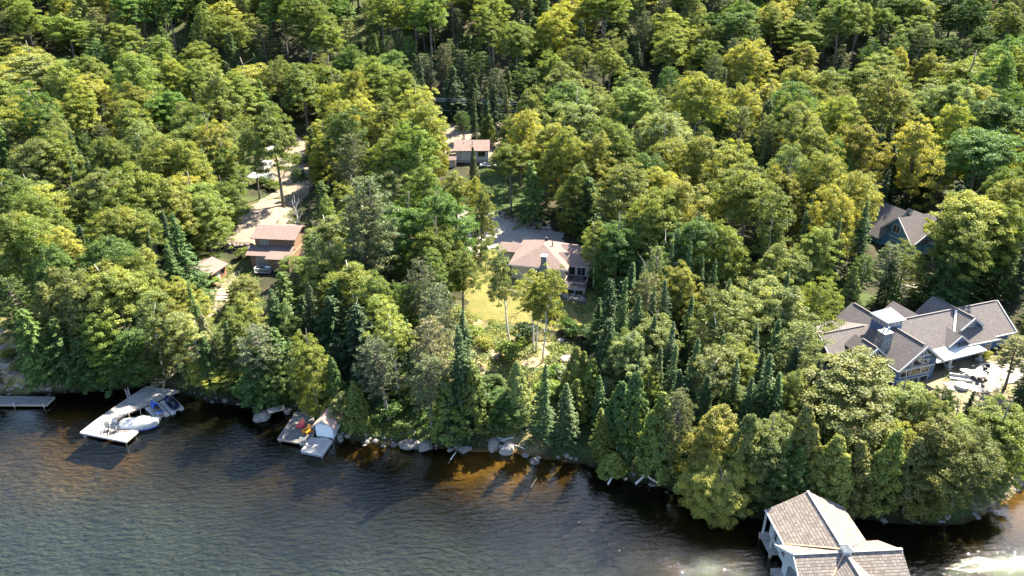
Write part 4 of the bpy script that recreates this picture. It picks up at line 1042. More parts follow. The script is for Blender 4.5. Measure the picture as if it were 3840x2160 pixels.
for a in (-1.5, 1.5):
    for b in (-1.2, 1.2): MB().box(a - .06, a + .06, b - .06, b + .06, -.2, 2.2).build('post', M['wood'], ls)

# power lines over the road: four wires on two poles
wl = [(1660, 366, 1900, 376, 'highest'), (1665, 372, 1900, 381, 'second highest'), (1670, 378, 1905, 388, 'third highest'), (1690, 412, 1880, 414, 'lowest')]
for a, b, c, d, wd in wl:
    p = Vector(undist(a, b, 226)); q = Vector(undist(c, d, 222)); dv = (q - p).normalized(); L_ = (q - p).length
    p0 = p - dv * 14; q0 = q + dv * 16
    tag(MB().tube([p0, p0.lerp(q0, .25) - Vector((0, 0, .22)), p0.lerp(q0, .5) - Vector((0, 0, .3)), p0.lerp(q0, .75) - Vector((0, 0, .22)), q0], .03, 4).build('power_line', M['alu']), wd + ' of the thin power lines strung above the forest road', 'power line', 'power lines over the road')
    if wd == 'highest': ends = (p0, q0)
for e, lb in zip(ends, ('grey wooden power pole holding the wires west of the white cottage', 'grey wooden power pole holding the wires east of the white cottage')):
    pp = thing('power_pole', lb, 'pole', (e.x, e.y, tz(e.x, e.y)))
    h = e.z - tz(e.x, e.y) + .4
    MB().tube([(0, 0, -.5), (0, 0, h)], [.17, .12], 8).build('pole', M['bark'], pp); MB().box(-.06, .06, -1.0, 1.0, h - .6, h - .45).build('crossarm', M['wood'], pp)

# ------------------------------------------------------------------ rocks
def rock_mesh(seed, sub=3):
    import bmesh
    r = np.random.default_rng(seed)
    bm = bmesh.new(); bmesh.ops.create_icosphere(bm, subdivisions=sub, radius=1.0)
    pl = [(Vector(r.normal(size=3)).normalized(), r.uniform(.55, .9)) for _ in range(9)]
    ph = r.uniform(0, 6, 6)
    for v in bm.verts:
        c = v.co.copy()
        for n_, dd in pl:
            k = c.dot(n_)
            if k > dd: c -= n_ * (k - dd) * .85
        c *= 1 + .06 * math.sin(c.x * 4 + ph[0]) * math.sin(c.y * 4 + ph[1]) + .04 * math.sin(c.z * 9 + ph[2]) * math.sin(c.x * 8 + ph[3])
        v.co = c
    me = bpy.data.meshes.new('rock'); bm.to_mesh(me); bm.free(); me.materials.append(M['rock'])
    return me
ROCKS = [rock_mesh(100 + k) for k in range(6)]
ROCKSW = []
for m_ in ROCKS:
    c = m_.copy(); c.materials.clear(); c.materials.append(M['rockw']); ROCKSW.append(c)
def rock(x, y, z, s, flat=.7, label=None, group=None, pale=False, name='boulder', rz=None):
    o = bpy.data.objects.new(name, (ROCKSW if pale else ROCKS)[rng.integers(6)])
    o.location = (x, y, z); o.scale = (s * rng.uniform(.85, 1.2), s * rng.uniform(.75, 1.0), s * flat * rng.uniform(.85, 1.1))
    o.rotation_euler = (rng.uniform(-.2, .2), rng.uniform(-.2, .2), rng.uniform(0, 6.28) if rz is None else rz)
    col.objects.link(o); tag(o, label, 'rock', group)
    return o
# gravel pad wall: three courses of dark boulders
wa, wb = np.array([-66.5, 141.5]), np.array([-55.0, 139.9])
for row in range(3):
    n = 11
    for k in range(n):
        u = (k + .5 * (row % 2)) / n + rng.uniform(-.02, .02); p = wa + (wb - wa) * u + np.array([0, -.55 + row * .35])
        rock(p[0], p[1], tz(p[0], p[1] - 1.2) + .1 + row * .62, rng.uniform(.5, .72), .72, 'dark rounded boulder stacked in the retaining wall of the gravel pad', 'boulders of the gravel pad wall')
# driveway edging
ed = [(1862, 803), (1880, 812), (1898, 820), (1915, 828), (1932, 834), (1950, 842), (1968, 850), (1985, 850), (2002, 855), (2020, 853), (2040, 860), (2058, 860), (1960, 838), (1980, 838), (1998, 843), (2012, 842), (2030, 845), (1885, 805), (1872, 800), (1940, 826), (1955, 830), (2000, 832), (2035, 834), (2055, 848)]
for a, b in ed:
    q = gr(a + rng.uniform(-3, 3), b); rock(q[0], q[1], q[2] + .25, rng.uniform(.5, .8), .75, 'pale rounded boulder edging the shaded gravel driveway', 'boulders edging the driveway', True)
# shoreline stones
for i in range(len(SHW) - 1):
    a, b = SHW[i], SHW[i + 1]
    if a[0] < -95 or b[0] > 76: continue
    if -35 < a[0] < -25.7: continue
    L_ = np.hypot(*(b - a))
    dens = 4.0 if -26 < a[0] < -8 else 1.0
    for k in range(int(L_ * dens)):
        u = rng.random(); p = a + (b - a) * u; off = rng.normal(.3, .5) if dens < 2 else rng.uniform(-.6, 2.0)
        x, y = p[0] + rng.normal(0, .2), p[1] + off
        rock(x, y, tz(x, y) + .0, (.16 + .42 * rng.random() ** 2.5) * (1.1 if dens > 2 else 1), .6, ('jumbled pale shore stone at the water between the boat shed and the tall shore spruces' if dens > 2 else 'grey stone lying along the shaded shoreline'), ('stones on the open shore' if dens > 2 else 'stones along the waterline'), dens > 2 and rng.random() < .5, 'shore_stone')
def prock(px, py, s, label, dz=0, flat=.6, pale=False):
    q = gr(px, py); return rock(q[0], q[1], q[2] + dz, s, flat, label, None, pale)
prock(985, 1578, 1.5, 'big flat blue-grey rock in the water at the foot of the plank bridge', .9, .55)
prock(1078, 1545, 1.0, 'grey rock on the bank under the upper end of the plank bridge', .2)
prock(1535, 1672, 1.5, 'long dark slab of rock half in the water below the open shore', .35, .4)
prock(1598, 1685, 1.15, 'blocky dark rock standing in the water at the end of the slab', .5, .75)
prock(1850, 1672, 1.1, 'upright pale rock at the water beside the fallen branches', .2, .8, True)
prock(1900, 1690, 1.3, 'large pale sunlit rock at the water between the shore spruces', .3, .7, True)
prock(2005, 1735, .8, 'small flat grey rock alone in the water below the cedars', .2, .5)
prock(1740, 1690, .9, 'dark rock at the waterline under the wide shore cedar', .2)
prock(2125, 1350, 1.25, 'large pale blue-grey rock lying in the shaded lawn', .2, .6, True)
prock(2105, 1280, .9, 'pale jagged rock on the shaded lawn, uphill of the largest lawn rock', .1, .7, True)
prock(2235, 1290, .8, 'pale rock at the dark edge of the lawn near the spruces', .1, .7, True)
prock(2240, 1305, .6, 'smaller grey rock just below the pale rock at the lawn edge', .1)
for k, (a, b) in enumerate(((2105, 1108), (2125, 1118), (2145, 1125), (2165, 1128), (2185, 1130), (2150, 1112), (2175, 1118))): q = gr(a, b); rock(q[0], q[1], q[2] + .2, rng.uniform(.6, .9), .7, 'dark boulder in the planting bed below the bungalow deck', 'boulders below the deck')
for k, (a, b) in enumerate(((1905, 1100), (1925, 1108), (1945, 1112), (1915, 1090), (1935, 1098), (1955, 1104))): q = gr(a, b); rock(q[0], q[1], q[2] + .1, rng.uniform(.35, .6), .7, 'brown-grey stone in the low rockery below the stone chimney', 'stones of the rockery', True)
lx = [(px, py) for px in range(10, 240, 26) for py in (1300, 1350, 1400, 1445)]
for a, b in lx:
    if a > 60 + (b - 1230) * .9: continue
    q = gr(a + rng.uniform(-10, 10), b + rng.uniform(-14, 14)); rock(q[0], q[1], q[2] + .05, rng.uniform(.35, .8), .55, 'pale stone scattered on the dry grassy bank above the grey dock', 'stones on the grassy bank', True)

pb = thing('plank_bridge', 'short weathered plank bridge from the bank to the big flat rock', 'bridge', (*un(1035, 1535, 1.2), 1.2), R(28))
MB().box(-1.25, 1.25, -.55, .55, 0, .08).build('deck', M['deckbrown'], pb); MB().box(-1.25, 1.25, -.5, -.4, -.16, 0).box(-1.25, 1.25, .4, .5, -.16, 0).build('beam', M['wood'], pb)

# steps of the woodland path
for (a, b, lb) in ((590, 1445, 'lowest'), (596, 1433, 'second'), (603, 1421, 'third')):
    q = gr(a, b); tag(MB().box(-1.0, 1.0, -.16, .16, -.2, .14).build('path_step', M['step']), f'{lb} timber step of the flight at the head of the long dock', 'step', 'timber steps of the lower flight').location = q
for (a, b, lb) in ((835, 1108, 'topmost'), (832, 1118, 'middle'), (830, 1126, 'lowest')):
    q = gr(a, b); tag(MB().box(-1.0, 1.0, -.18, .18, -.2, .2).build('path_step', M['step']), f'{lb} of the timber steps just below the red-brown shed', 'step', 'timber steps below the shed').location = q
for (a, b, lb) in ((622, 1392, 'nearer the lake'), (630, 1382, 'nearer the shed')):
    q = gr(a, b); o = tag(MB().box(-.8, .8, -.14, .14, -.2, .12).build('path_step', M['step']), f'slanted timber step half way up the woodland path, the one {lb}', 'step', 'slanted steps of the path'); o.location = q; o.rotation_euler = (0, 0, R(50))

# driftwood and fallen logs at the water
def log(pts, r0, r1, label, m='deadbark', group='fallen wood along the water'):
    P = []
    for (a, b, z) in pts: x, y = un(a, b, z); P.append((x, y, z))
    o = MB().tube(P, np.linspace(r0, r1, len(P)), 6).build('fallen_log', M[m]); tag(o, label, 'log', group); return o
log([(1845, 1688, .2), (1880, 1672, .55), (1930, 1670, .5), (1990, 1690, .3)], .14, .06, 'long pale driftwood branch curving over the pale sunlit rock')
log([(1680, 1740, -.3), (1700, 1708, .2), (1710, 1696, .5)], .1, .05, 'curved orange-tinted branch rising out of the shallow water')
log([(1860, 1640, 1.0), (1890, 1648, .9), (1925, 1640, 1.0)], .16, .1, 'bleached log lying on the bank above the pale sunlit rock')
log([(1868, 1652, .9), (1900, 1655, .8)], .12, .08, 'short bleached log just below the log above the sunlit rock')
log([(2280, 1815, .1), (2306, 1770, .8), (2315, 1755, 1.2)], .15, .1, 'dead trunk leaning into the black water, the westernmost of the three by the wide cedar')
log([(2383, 1815, .1), (2410, 1790, .7), (2430, 1760, 1.3)], .17, .12, 'dead trunk leaning into the black water, the middle one of the three')
log([(2470, 1812, .1), (2440, 1795, .6), (2425, 1780, 1.0)], .15, .1, 'dead trunk leaning into the black water, the easternmost of the three')
log([(1990, 1830, -.35), (2015, 1790, -.3)], .12, .08, 'sunken orange-brown log under the clear shallow water', 'bark')
# ================================================================== TREES
def rot_frames(n, r):
    """two unit vectors across each normal"""
    a = r.normal(size=n.shape); a -= (a * n).sum(1)[:, None] * n; a /= np.linalg.norm(a, axis=1)[:, None] + 1e-9
    return a, np.cross(n, a)

def leaves(c, n, L, W, r, axis=None):
    """a folded leaf blade (quad) at each centre"""
    a, b = rot_frames(n, r)
    if axis is not None:
        a = axis - (axis * n).sum(1)[:, None] * n; a /= np.linalg.norm(a, axis=1)[:, None] + 1e-9; b = np.cross(n, a)
    L = L[:, None] / 2; W = W[:, None] / 2
    v = np.stack([c - a * L, c + b * W + n * W * .3, c + a * L, c - b * W + n * W * .3], 1).reshape(-1, 3)
    return v, np.arange(len(v)).reshape(-1, 4)

def norm(v): return v / (np.linalg.norm(v, axis=1)[:, None] + 1e-9)

def trunk_mb(h, r0, lean, r, limbs=7, h0=.35, spread=2.5, rise=.25, top=.95, n=7, wig=.25):
    mb = MB(); px = 0; py = 0; pts = []; K = 7
    for i in range(K + 1):
        u = i / K; pts.append((lean[0] * u * u * h + r.normal(0, wig * u), lean[1] * u * u * h + r.normal(0, wig * u), u * h * top))
    pts[0] = (0, 0, -.6)
    mb.tube(pts, [r0 * (1.25 if i == 0 else 1) * (1 - .82 * i / K) for i in range(K + 1)], n)
    for k in range(limbs):
        u = h0 + (.92 - h0) * (k + r.random() * .7) / max(limbs, 1); i = min(int(u * K), K - 1); f = u * K - i
        p = Vector(pts[i]).lerp(Vector(pts[i + 1]), f); az = k * 2.4 + r.random(); s = spread * (1 - .55 * max(u - h0, 0) / (1 - h0)) * r.uniform(.7, 1)
        q1 = p + Vector((math.cos(az) * s * .5, math.sin(az) * s * .5, s * rise)); q2 = p + Vector((math.cos(az + .2) * s, math.sin(az + .2) * s, s * (rise * 2.4)))
        rr = r0 * (1 - .8 * u) * .55
        mb.tube([p, q1, q2], [rr, rr * .65, rr * .2], 5, False)
    return mb

def mb_arrays(mb):
    q = []
    for f in mb.f:
        if len(f) == 4: q.append(f)
        elif len(f) == 3: q.append((f[0], f[1], f[2], f[2]))
        else:
            for i in range(1, len(f) - 1, 2): q.append((f[0], f[i], f[i + 1], f[min(i + 2, len(f) - 1)]))
    return np.array(mb.v), np.array(q)

def crown_broad(h, Rr, base, r, nclump=90, per=115, leaf=.30, flat=.62, shape='dome', droop=.0, airy=1.0, csize=.25, low=-.35):
    """leaf clumps on the shell of an irregular dome, each clump lit on top"""
    hc = h - base
    k = int(nclump * 2.6)
    d = norm(r.normal(size=(k, 3))); d[:, 2] = np.where(d[:, 2] < low, -d[:, 2], d[:, 2])
    lob = r.normal(size=(5, 3)); lob = norm(lob)
    wob = 1 + .27 * np.sin((d @ lob.T) * 3.2 + r.uniform(0, 6, 5)).mean(1) * 2
    rad = np.clip(r.random(k) ** .35, .25, 1) * wob
    c = d * rad[:, None]
    if shape == 'dome': w_ = np.where(c[:, 2] > 0, 1 - .25 * c[:, 2] ** 2, 1.0 + .35 * c[:, 2]); zc = base + hc * .42; zs = hc * .58
    elif shape == 'oval': w_ = 1 - .1 * c[:, 2] ** 2; zc = base + hc * .5; zs = hc * .5
    else: w_ = .62 - .38 * c[:, 2]; zc = base + hc * .48; zs = hc * .52
    c = np.c_[c[:, 0] * Rr * w_, c[:, 1] * Rr * w_, zc + c[:, 2] * zs * np.where(c[:, 2] < 0, .72 if low > -.5 else .95, 1)]
    cs = csize * Rr
    keep = []
    for i in range(k):
        if len(keep) >= nclump: break
        if not keep or np.min(np.linalg.norm((c[keep] - c[i]) * [1, 1, 1.35], axis=1)) > cs * .62 * airy: keep.append(i)
    c = c[keep]; m = len(c)
    sz = cs * r.uniform(.65, 1.3, m)
    per = int(per); ci = np.repeat(np.arange(m), per)
    e = norm(r.normal(size=(m * per, 3))); e[:, 2] = np.where(e[:, 2] < -.2, -e[:, 2] * .6, e[:, 2])
    rr = r.random(m * per) ** .45
    p = e * rr[:, None] * sz[ci][:, None]; p[:, 2] *= flat
    p[:, 2] -= droop * (p[:, 0] ** 2 + p[:, 1] ** 2) / (sz[ci] + 1e-6)
    ctr = np.array([0, 0, base + hc * .4]); outw = norm(c - ctr)
    n = norm(e * .6 + np.array([0, 0, .32]) + outw[ci] * .45 + r.normal(size=e.shape) * .6)
    pos = c[ci] + p
    L = leaf * r.uniform(.7, 1.35, len(pos)); v, f = leaves(pos, n, L, L * .72, r)
    tone = np.clip(.5 + .22 * r.normal(size=m)[ci] + .16 * r.normal(size=len(pos)), 0, 1)
    return v, f, np.repeat(tone, 4)

def crown_spruce(h, Rr, base, r, dens=1.0, taper=.85, droop=.28, needle=.36, tierstep=.42):
    pa, pb, am = r.uniform(0, 6.28), r.uniform(0, 6.28), r.uniform(.12, .28)
    P = []; N = []; A = []; T = []
    z = base
    while z < h - .12:
        u = (z - base) / (h - base); rad = Rr * (1 - u) ** taper * r.uniform(.85, 1.12) + .08
        nb = max(4, int((5 + 5 * (1 - u)) * dens)); a0 = r.random() * 6.28
        for k in range(nb):
            az = a0 + k * 6.283 / nb + r.normal(0, .14); L = rad * r.uniform(.6, 1.2) * (1 + am * math.sin(az + pa + z * .35) + .12 * math.sin(z * 1.9 + pb))
            if r.random() < .05: continue
            cnt = max(4, int(L * 20 * dens)); t = np.sqrt(r.random(cnt)) * .97 + .03
            side = r.normal(0, 1, cnt) * .16 * L * (1.15 - t) + r.normal(0, .05, cnt)
            x = L * t; ca, sa = math.cos(az), math.sin(az)
            zz = z - droop * L * t ** 1.3 * (1 - .4 * u) + .10 * L * np.maximum(t - .7, 0) * 2 + r.normal(0, .04, cnt)
            P.append(np.c_[ca * x - sa * side, sa * x + ca * side, zz])
            N.append(norm(np.c_[ca * .25 + r.normal(0, .3, cnt), sa * .25 + r.normal(0, .3, cnt), np.full(cnt, .9)]))
            A.append(np.c_[ca - sa * np.sign(side) * .7, sa + ca * np.sign(side) * .7, np.full(cnt, -.25)])
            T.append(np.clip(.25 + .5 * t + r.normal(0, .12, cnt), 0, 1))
        z += tierstep * r.uniform(.8, 1.2) * (.55 + .6 * (1 - u))
    P = np.concatenate(P); N = np.concatenate(N); A = np.concatenate(A); T = np.concatenate(T)
    L = needle * r.uniform(.7, 1.3, len(P)); v, f = leaves(P, N, L, L * .42, r, A)
    return v, f, np.repeat(T, 4)

def crown_pine(h, Rr, base, r, whorls=12, per=6, tuft=34, asym=.35):
    P = []; N = []; A = []; T = []; mbr = MB()
    for i in range(whorls):
        u = (i + .3 * r.random()) / whorls; z = base + (h - base) * (u ** .9)
        prof = math.sin(math.pi * (.18 + .8 * (1 - u))) ** .8 if u > .12 else .75
        for k in range(per):
            az = i * 1.1 + k * 6.283 / per + r.normal(0, .2); L = Rr * prof * (1 - .72 * u ** 2) * r.uniform(1 - asym, 1.15) + .25
            ca, sa = math.cos(az), math.sin(az); nt = max(2, int(L * 1.7))
            mbr.tube([(0, 0, z), (ca * L * .9, sa * L * .9, z + .18 * L)], [.05, .015], 4, False)
            for q in range(nt):
                t = .35 + .65 * (q + r.random() * .6) / nt; c = np.array([ca * L * t, sa * L * t, z + L * (.05 + .22 * t * t)]) + r.normal(0, [.22, .22, .12])
                cnt = int(tuft * r.uniform(.7, 1.2)); e = norm(r.normal(size=(cnt, 3)) + np.array([ca * .8, sa * .8, .75]))
                P.append(c + e * r.uniform(.08, .52, cnt)[:, None] * np.array([1.15, 1.15, .6])); A.append(e)
                N.append(norm(r.normal(size=(cnt, 3)) + np.array([0, 0, .8]))); T.append(np.clip(.5 + r.normal(0, .15) + r.normal(0, .12, cnt), 0, 1))
    P = np.concatenate(P); N = np.concatenate(N); A = np.concatenate(A); T = np.concatenate(T)
    L = .46 * r.uniform(.7, 1.3, len(P)); v, f = leaves(P, N, L, L * .22, r, A)
    return v, f, np.repeat(T, 4), mbr

def crown_cedar(h, Rr, base, r, tops=2):
    """tufted upright sprays on a narrow ragged cone, often with more than one leader"""
    CC = []; SZ = []
    for q in range(tops):
        off = r.normal(0, Rr * .3, 2) * (q > 0); hh = h * (1 if q == 0 else r.uniform(.72, .93)); RR = Rr * (1 if q == 0 else r.uniform(.5, .7))
        nC = int(190 * (1 if q == 0 else .5)); u = r.random(nC) ** .8; ph = r.uniform(0, 6.283, nC)
        prof = np.where(u < .16, .7 + 1.9 * u, 1.0) * (1 - np.clip(u - .1, 0, 1) / .9 * .97) ** .85
        rad = RR * prof * r.uniform(.55, 1.15, nC) + .05
        CC.append(np.c_[off[0] + np.cos(ph) * rad, off[1] + np.sin(ph) * rad, base + (hh - base) * u]); SZ.append((.24 + .3 * r.random(nC)) * (1.15 - .6 * u) * (Rr / 2.2))
    C_ = np.concatenate(CC); S_ = np.concatenate(SZ); per = 62; ci = np.repeat(np.arange(len(C_)), per)
    e = norm(r.normal(size=(len(ci), 3))); P = C_[ci] + e * (r.random(len(ci)) ** .5 * S_[ci])[:, None] * np.array([1.1, 1.1, 1.25])
    o = norm(np.c_[C_[ci][:, :2], np.zeros(len(ci))] + 1e-6)
    N = norm(o * .5 + e * .5 + r.normal(size=e.shape) * .5 + np.array([0, 0, .4])); A = norm(o * .6 + np.array([0, 0, .7]) + r.normal(size=e.shape) * .4)
    L = .26 * r.uniform(.7, 1.4, len(P)); v, f = leaves(P, N, L, L * .5, r, A)
    T = np.clip(.5 + r.normal(0, .17, len(C_))[ci] + r.normal(0, .13, len(P)), 0, 1)
    return v, f, np.repeat(T, 4)

H0 = 10.0                                              # every kind is modelled at a set height and scaled per tree
PROTO = {}                                             # kind -> list of dict(crown, trunk, joined, h, R)
def add_proto(kind, v, f, t, tmb, bark, leafm, h, Rr):
    cm = np_mesh(kind + '_crown', v, f, [leafm], tone=t)
    tv, tf = mb_arrays(tmb)
    tm = np_mesh(kind + '_trunk', tv, tf, [bark], smooth=True)
    jm = np_mesh(kind + '_whole', np.r_[v, tv], np.r_[f, tf + len(v)], [leafm, bark], np.r_[np.zeros(len(f)), np.ones(len(tf))], np.r_[t, np.full(len(tv), .5)])
    PROTO.setdefault(kind, []).append(dict(crown=cm, trunk=tm, joined=jm, h=h, R=Rr, raw=(v, f, t, tv, tf)))

for k in range(6):                                     # sugar maples: broad domes of layered clumps
    r = np.random.default_rng(20 + k); h = 20.0; Rr = 5.2
    v, f, t = crown_broad(h, Rr, (4.2, 3.6, 3.0, .9, .7, 1.0)[k], r, 270 if k < 3 else 320, 120, .23, .92, 'dome' if k % 3 else 'oval', .06, 1.05, .155, -.35 if k < 3 else -.85)
    add_proto('maple_tree', v, f, t, trunk_mb(h, .34, (r.normal(0, .02), r.normal(0, .02)), r, 9, .25, 3.8, .35), M['bark'], M['leaf'], h, Rr)
for k in range(4):                                     # aspens and basswoods: taller, finer leaved ovals
    r = np.random.default_rng(40 + k); h = 20.0; Rr = 3.9
    v, f, t = crown_broad(h, Rr, 5.0, r, 230, 105, .21, .95, 'oval', .03, 1.0, .165)
    add_proto('aspen_tree', v, f, t, trunk_mb(h, .24, (r.normal(0, .02), r.normal(0, .02)), r, 9, .32, 2.2, .45), M['bark'], M['leaf'], h, Rr)
for k in range(3):                                     # oaks: olive, wide, gaps between the limbs
    r = np.random.default_rng(50 + k); h = 16.0; Rr = 5.4
    v, f, t = crown_broad(h, Rr, 3.5, r, 190, 105, .21, .85, 'dome', .03, 1.15, .15)
    add_proto('oak_tree', v, f, t, trunk_mb(h, .36, (0, 0), r, 12, .25, 4.4, .4), M['bark'], M['leaf'], h, Rr)
for k in range(4):                                     # paper birches: white stems, loose small-leaved crowns
    r = np.random.default_rng(60 + k); h = 16.0; Rr = 3.0
    v, f, t = crown_broad(h, Rr, 4.6, r, 150, 84, .19, 1.0, 'oval', .0, 1.12, .19, -.7)
    add_proto('birch_tree', v, f, t, trunk_mb(h, .17, (r.normal(0, .03), r.normal(0, .03)), r, 9, .34, 2.0, .5), M['birchbark'], M['leaf'], h, Rr)
for k in range(4):
    r = np.random.default_rng(70 + k); h = 14.0; Rr = 2.5
    v, f, t = crown_spruce(h, Rr, .6, r, 1.0 + .1 * k)
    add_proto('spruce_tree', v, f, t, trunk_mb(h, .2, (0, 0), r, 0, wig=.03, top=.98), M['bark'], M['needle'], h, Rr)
for k in range(3):                                     # hemlocks: soft wide drooping tiers
    r = np.random.default_rng(80 + k); h = 15.0; Rr = 3.6
    v, f, t = crown_spruce(h, Rr, 2.0, r, .95, .6, .34, .5, .55)
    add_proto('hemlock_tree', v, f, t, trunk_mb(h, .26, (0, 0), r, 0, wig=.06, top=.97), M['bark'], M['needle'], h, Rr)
for k in range(4):                                     # white pines: open plumes
    r = np.random.default_rng(90 + k); h = 18.0; Rr = 3.9
    v, f, t, mbr = crown_pine(h, Rr, 4.0 + k, r, 13, 6, 36)
    tm = trunk_mb(h, .27, (r.normal(0, .02), r.normal(0, .02)), r, 0, wig=.12, top=.98); tm.add(mbr.v, mbr.f)
    add_proto('pine_tree', v, f, t, tm, M['bark'], M['needle'], h, Rr)
for k in range(4):
    r = np.random.default_rng(100 + k); h = 11.0; Rr = 2.2
    v, f, t = crown_cedar(h, Rr, .5, r, 1 + k)
    add_proto('cedar_tree', v, f, t, trunk_mb(h, .18, (0, 0), r, 0, wig=.04, top=.95), M['bark'], M['needle'], h, Rr)
for k in range(3):
    r = np.random.default_rng(110 + k); h = 2.2; Rr = 1.5
    v, f, t = crown_broad(h, Rr, .15, r, 30, 70, .22, .7, 'dome', 0, 1, .34)
    add_proto('bush', v, f, t, trunk_mb(h * .7, .05, (0, 0), r, 5, .1, .8, .5, wig=.03), M['bark'], M['leaf'], h, Rr)

COL = dict(                                            # leaf colours (linear albedo)
    y=(.185, .198, .052), yy=(.220, .220, .056), g=(.085, .135, .040), m=(.132, .165, .044), d=(.055, .095, .032), o=(.130, .143, .050), p=(.165, .190, .075), t=(.200, .185, .095),
    s=(.060, .100, .042), b=(.062, .100, .056), k=(.034, .058, .028), c=(.135, .160, .040), n=(.110, .130, .070))
TREES = []                                             # every tree standing: x, y, z, h, R, kind, colour key, listed?
def plant(kind, x, y, h, Rr, ck, lean=None, listed=True, var=None, rz=None):
    TREES.append(dict(kind=kind, x=x, y=y, z=tz(x, y), h=h, R=Rr, c=ck, lean=lean, listed=listed, var=var, rz=rz))
def by_top(kind, vx, vy, h, Rr, ck, lean=None, var=None):
    px, py = V2O((vx, vy)); z = 5.0
    for _ in range(60):
        x, y = un(px, py, z + h); z = .6 * z + .4 * tz(x, y)
    if kind == MA and var is None and h < 16: var = 3 + len(TREES) % 3
    d = float(shore_d(np.array([x]), np.array([y]))[0])
    h0 = h
    while d < (1.6 if kind in (MA, OA) else 1.0) and h > h0 * .55:        # a foot on the bank, not in the lake
        h *= .95; z = 1.0
        for _ in range(30):
            x, y = un(px, py, z + h); z = .6 * z + .4 * tz(x, y)
        d = float(shore_d(np.array([x]), np.array([y]))[0])
    plant(kind, x, y, h, Rr, ck, lean, True, var)
def by_base(kind, vx, vy, h, Rr, ck, lean=None, var=None):
    x, y, z = gr(*V2O((vx, vy))); plant(kind, x, y, h, Rr, ck, lean, True, var)
MA, AS, OA, BI, SP, HE, PI_, CE, BU = 'maple_tree', 'aspen_tree', 'oak_tree', 'birch_tree', 'spruce_tree', 'hemlock_tree', 'pine_tree', 'cedar_tree', 'bush'
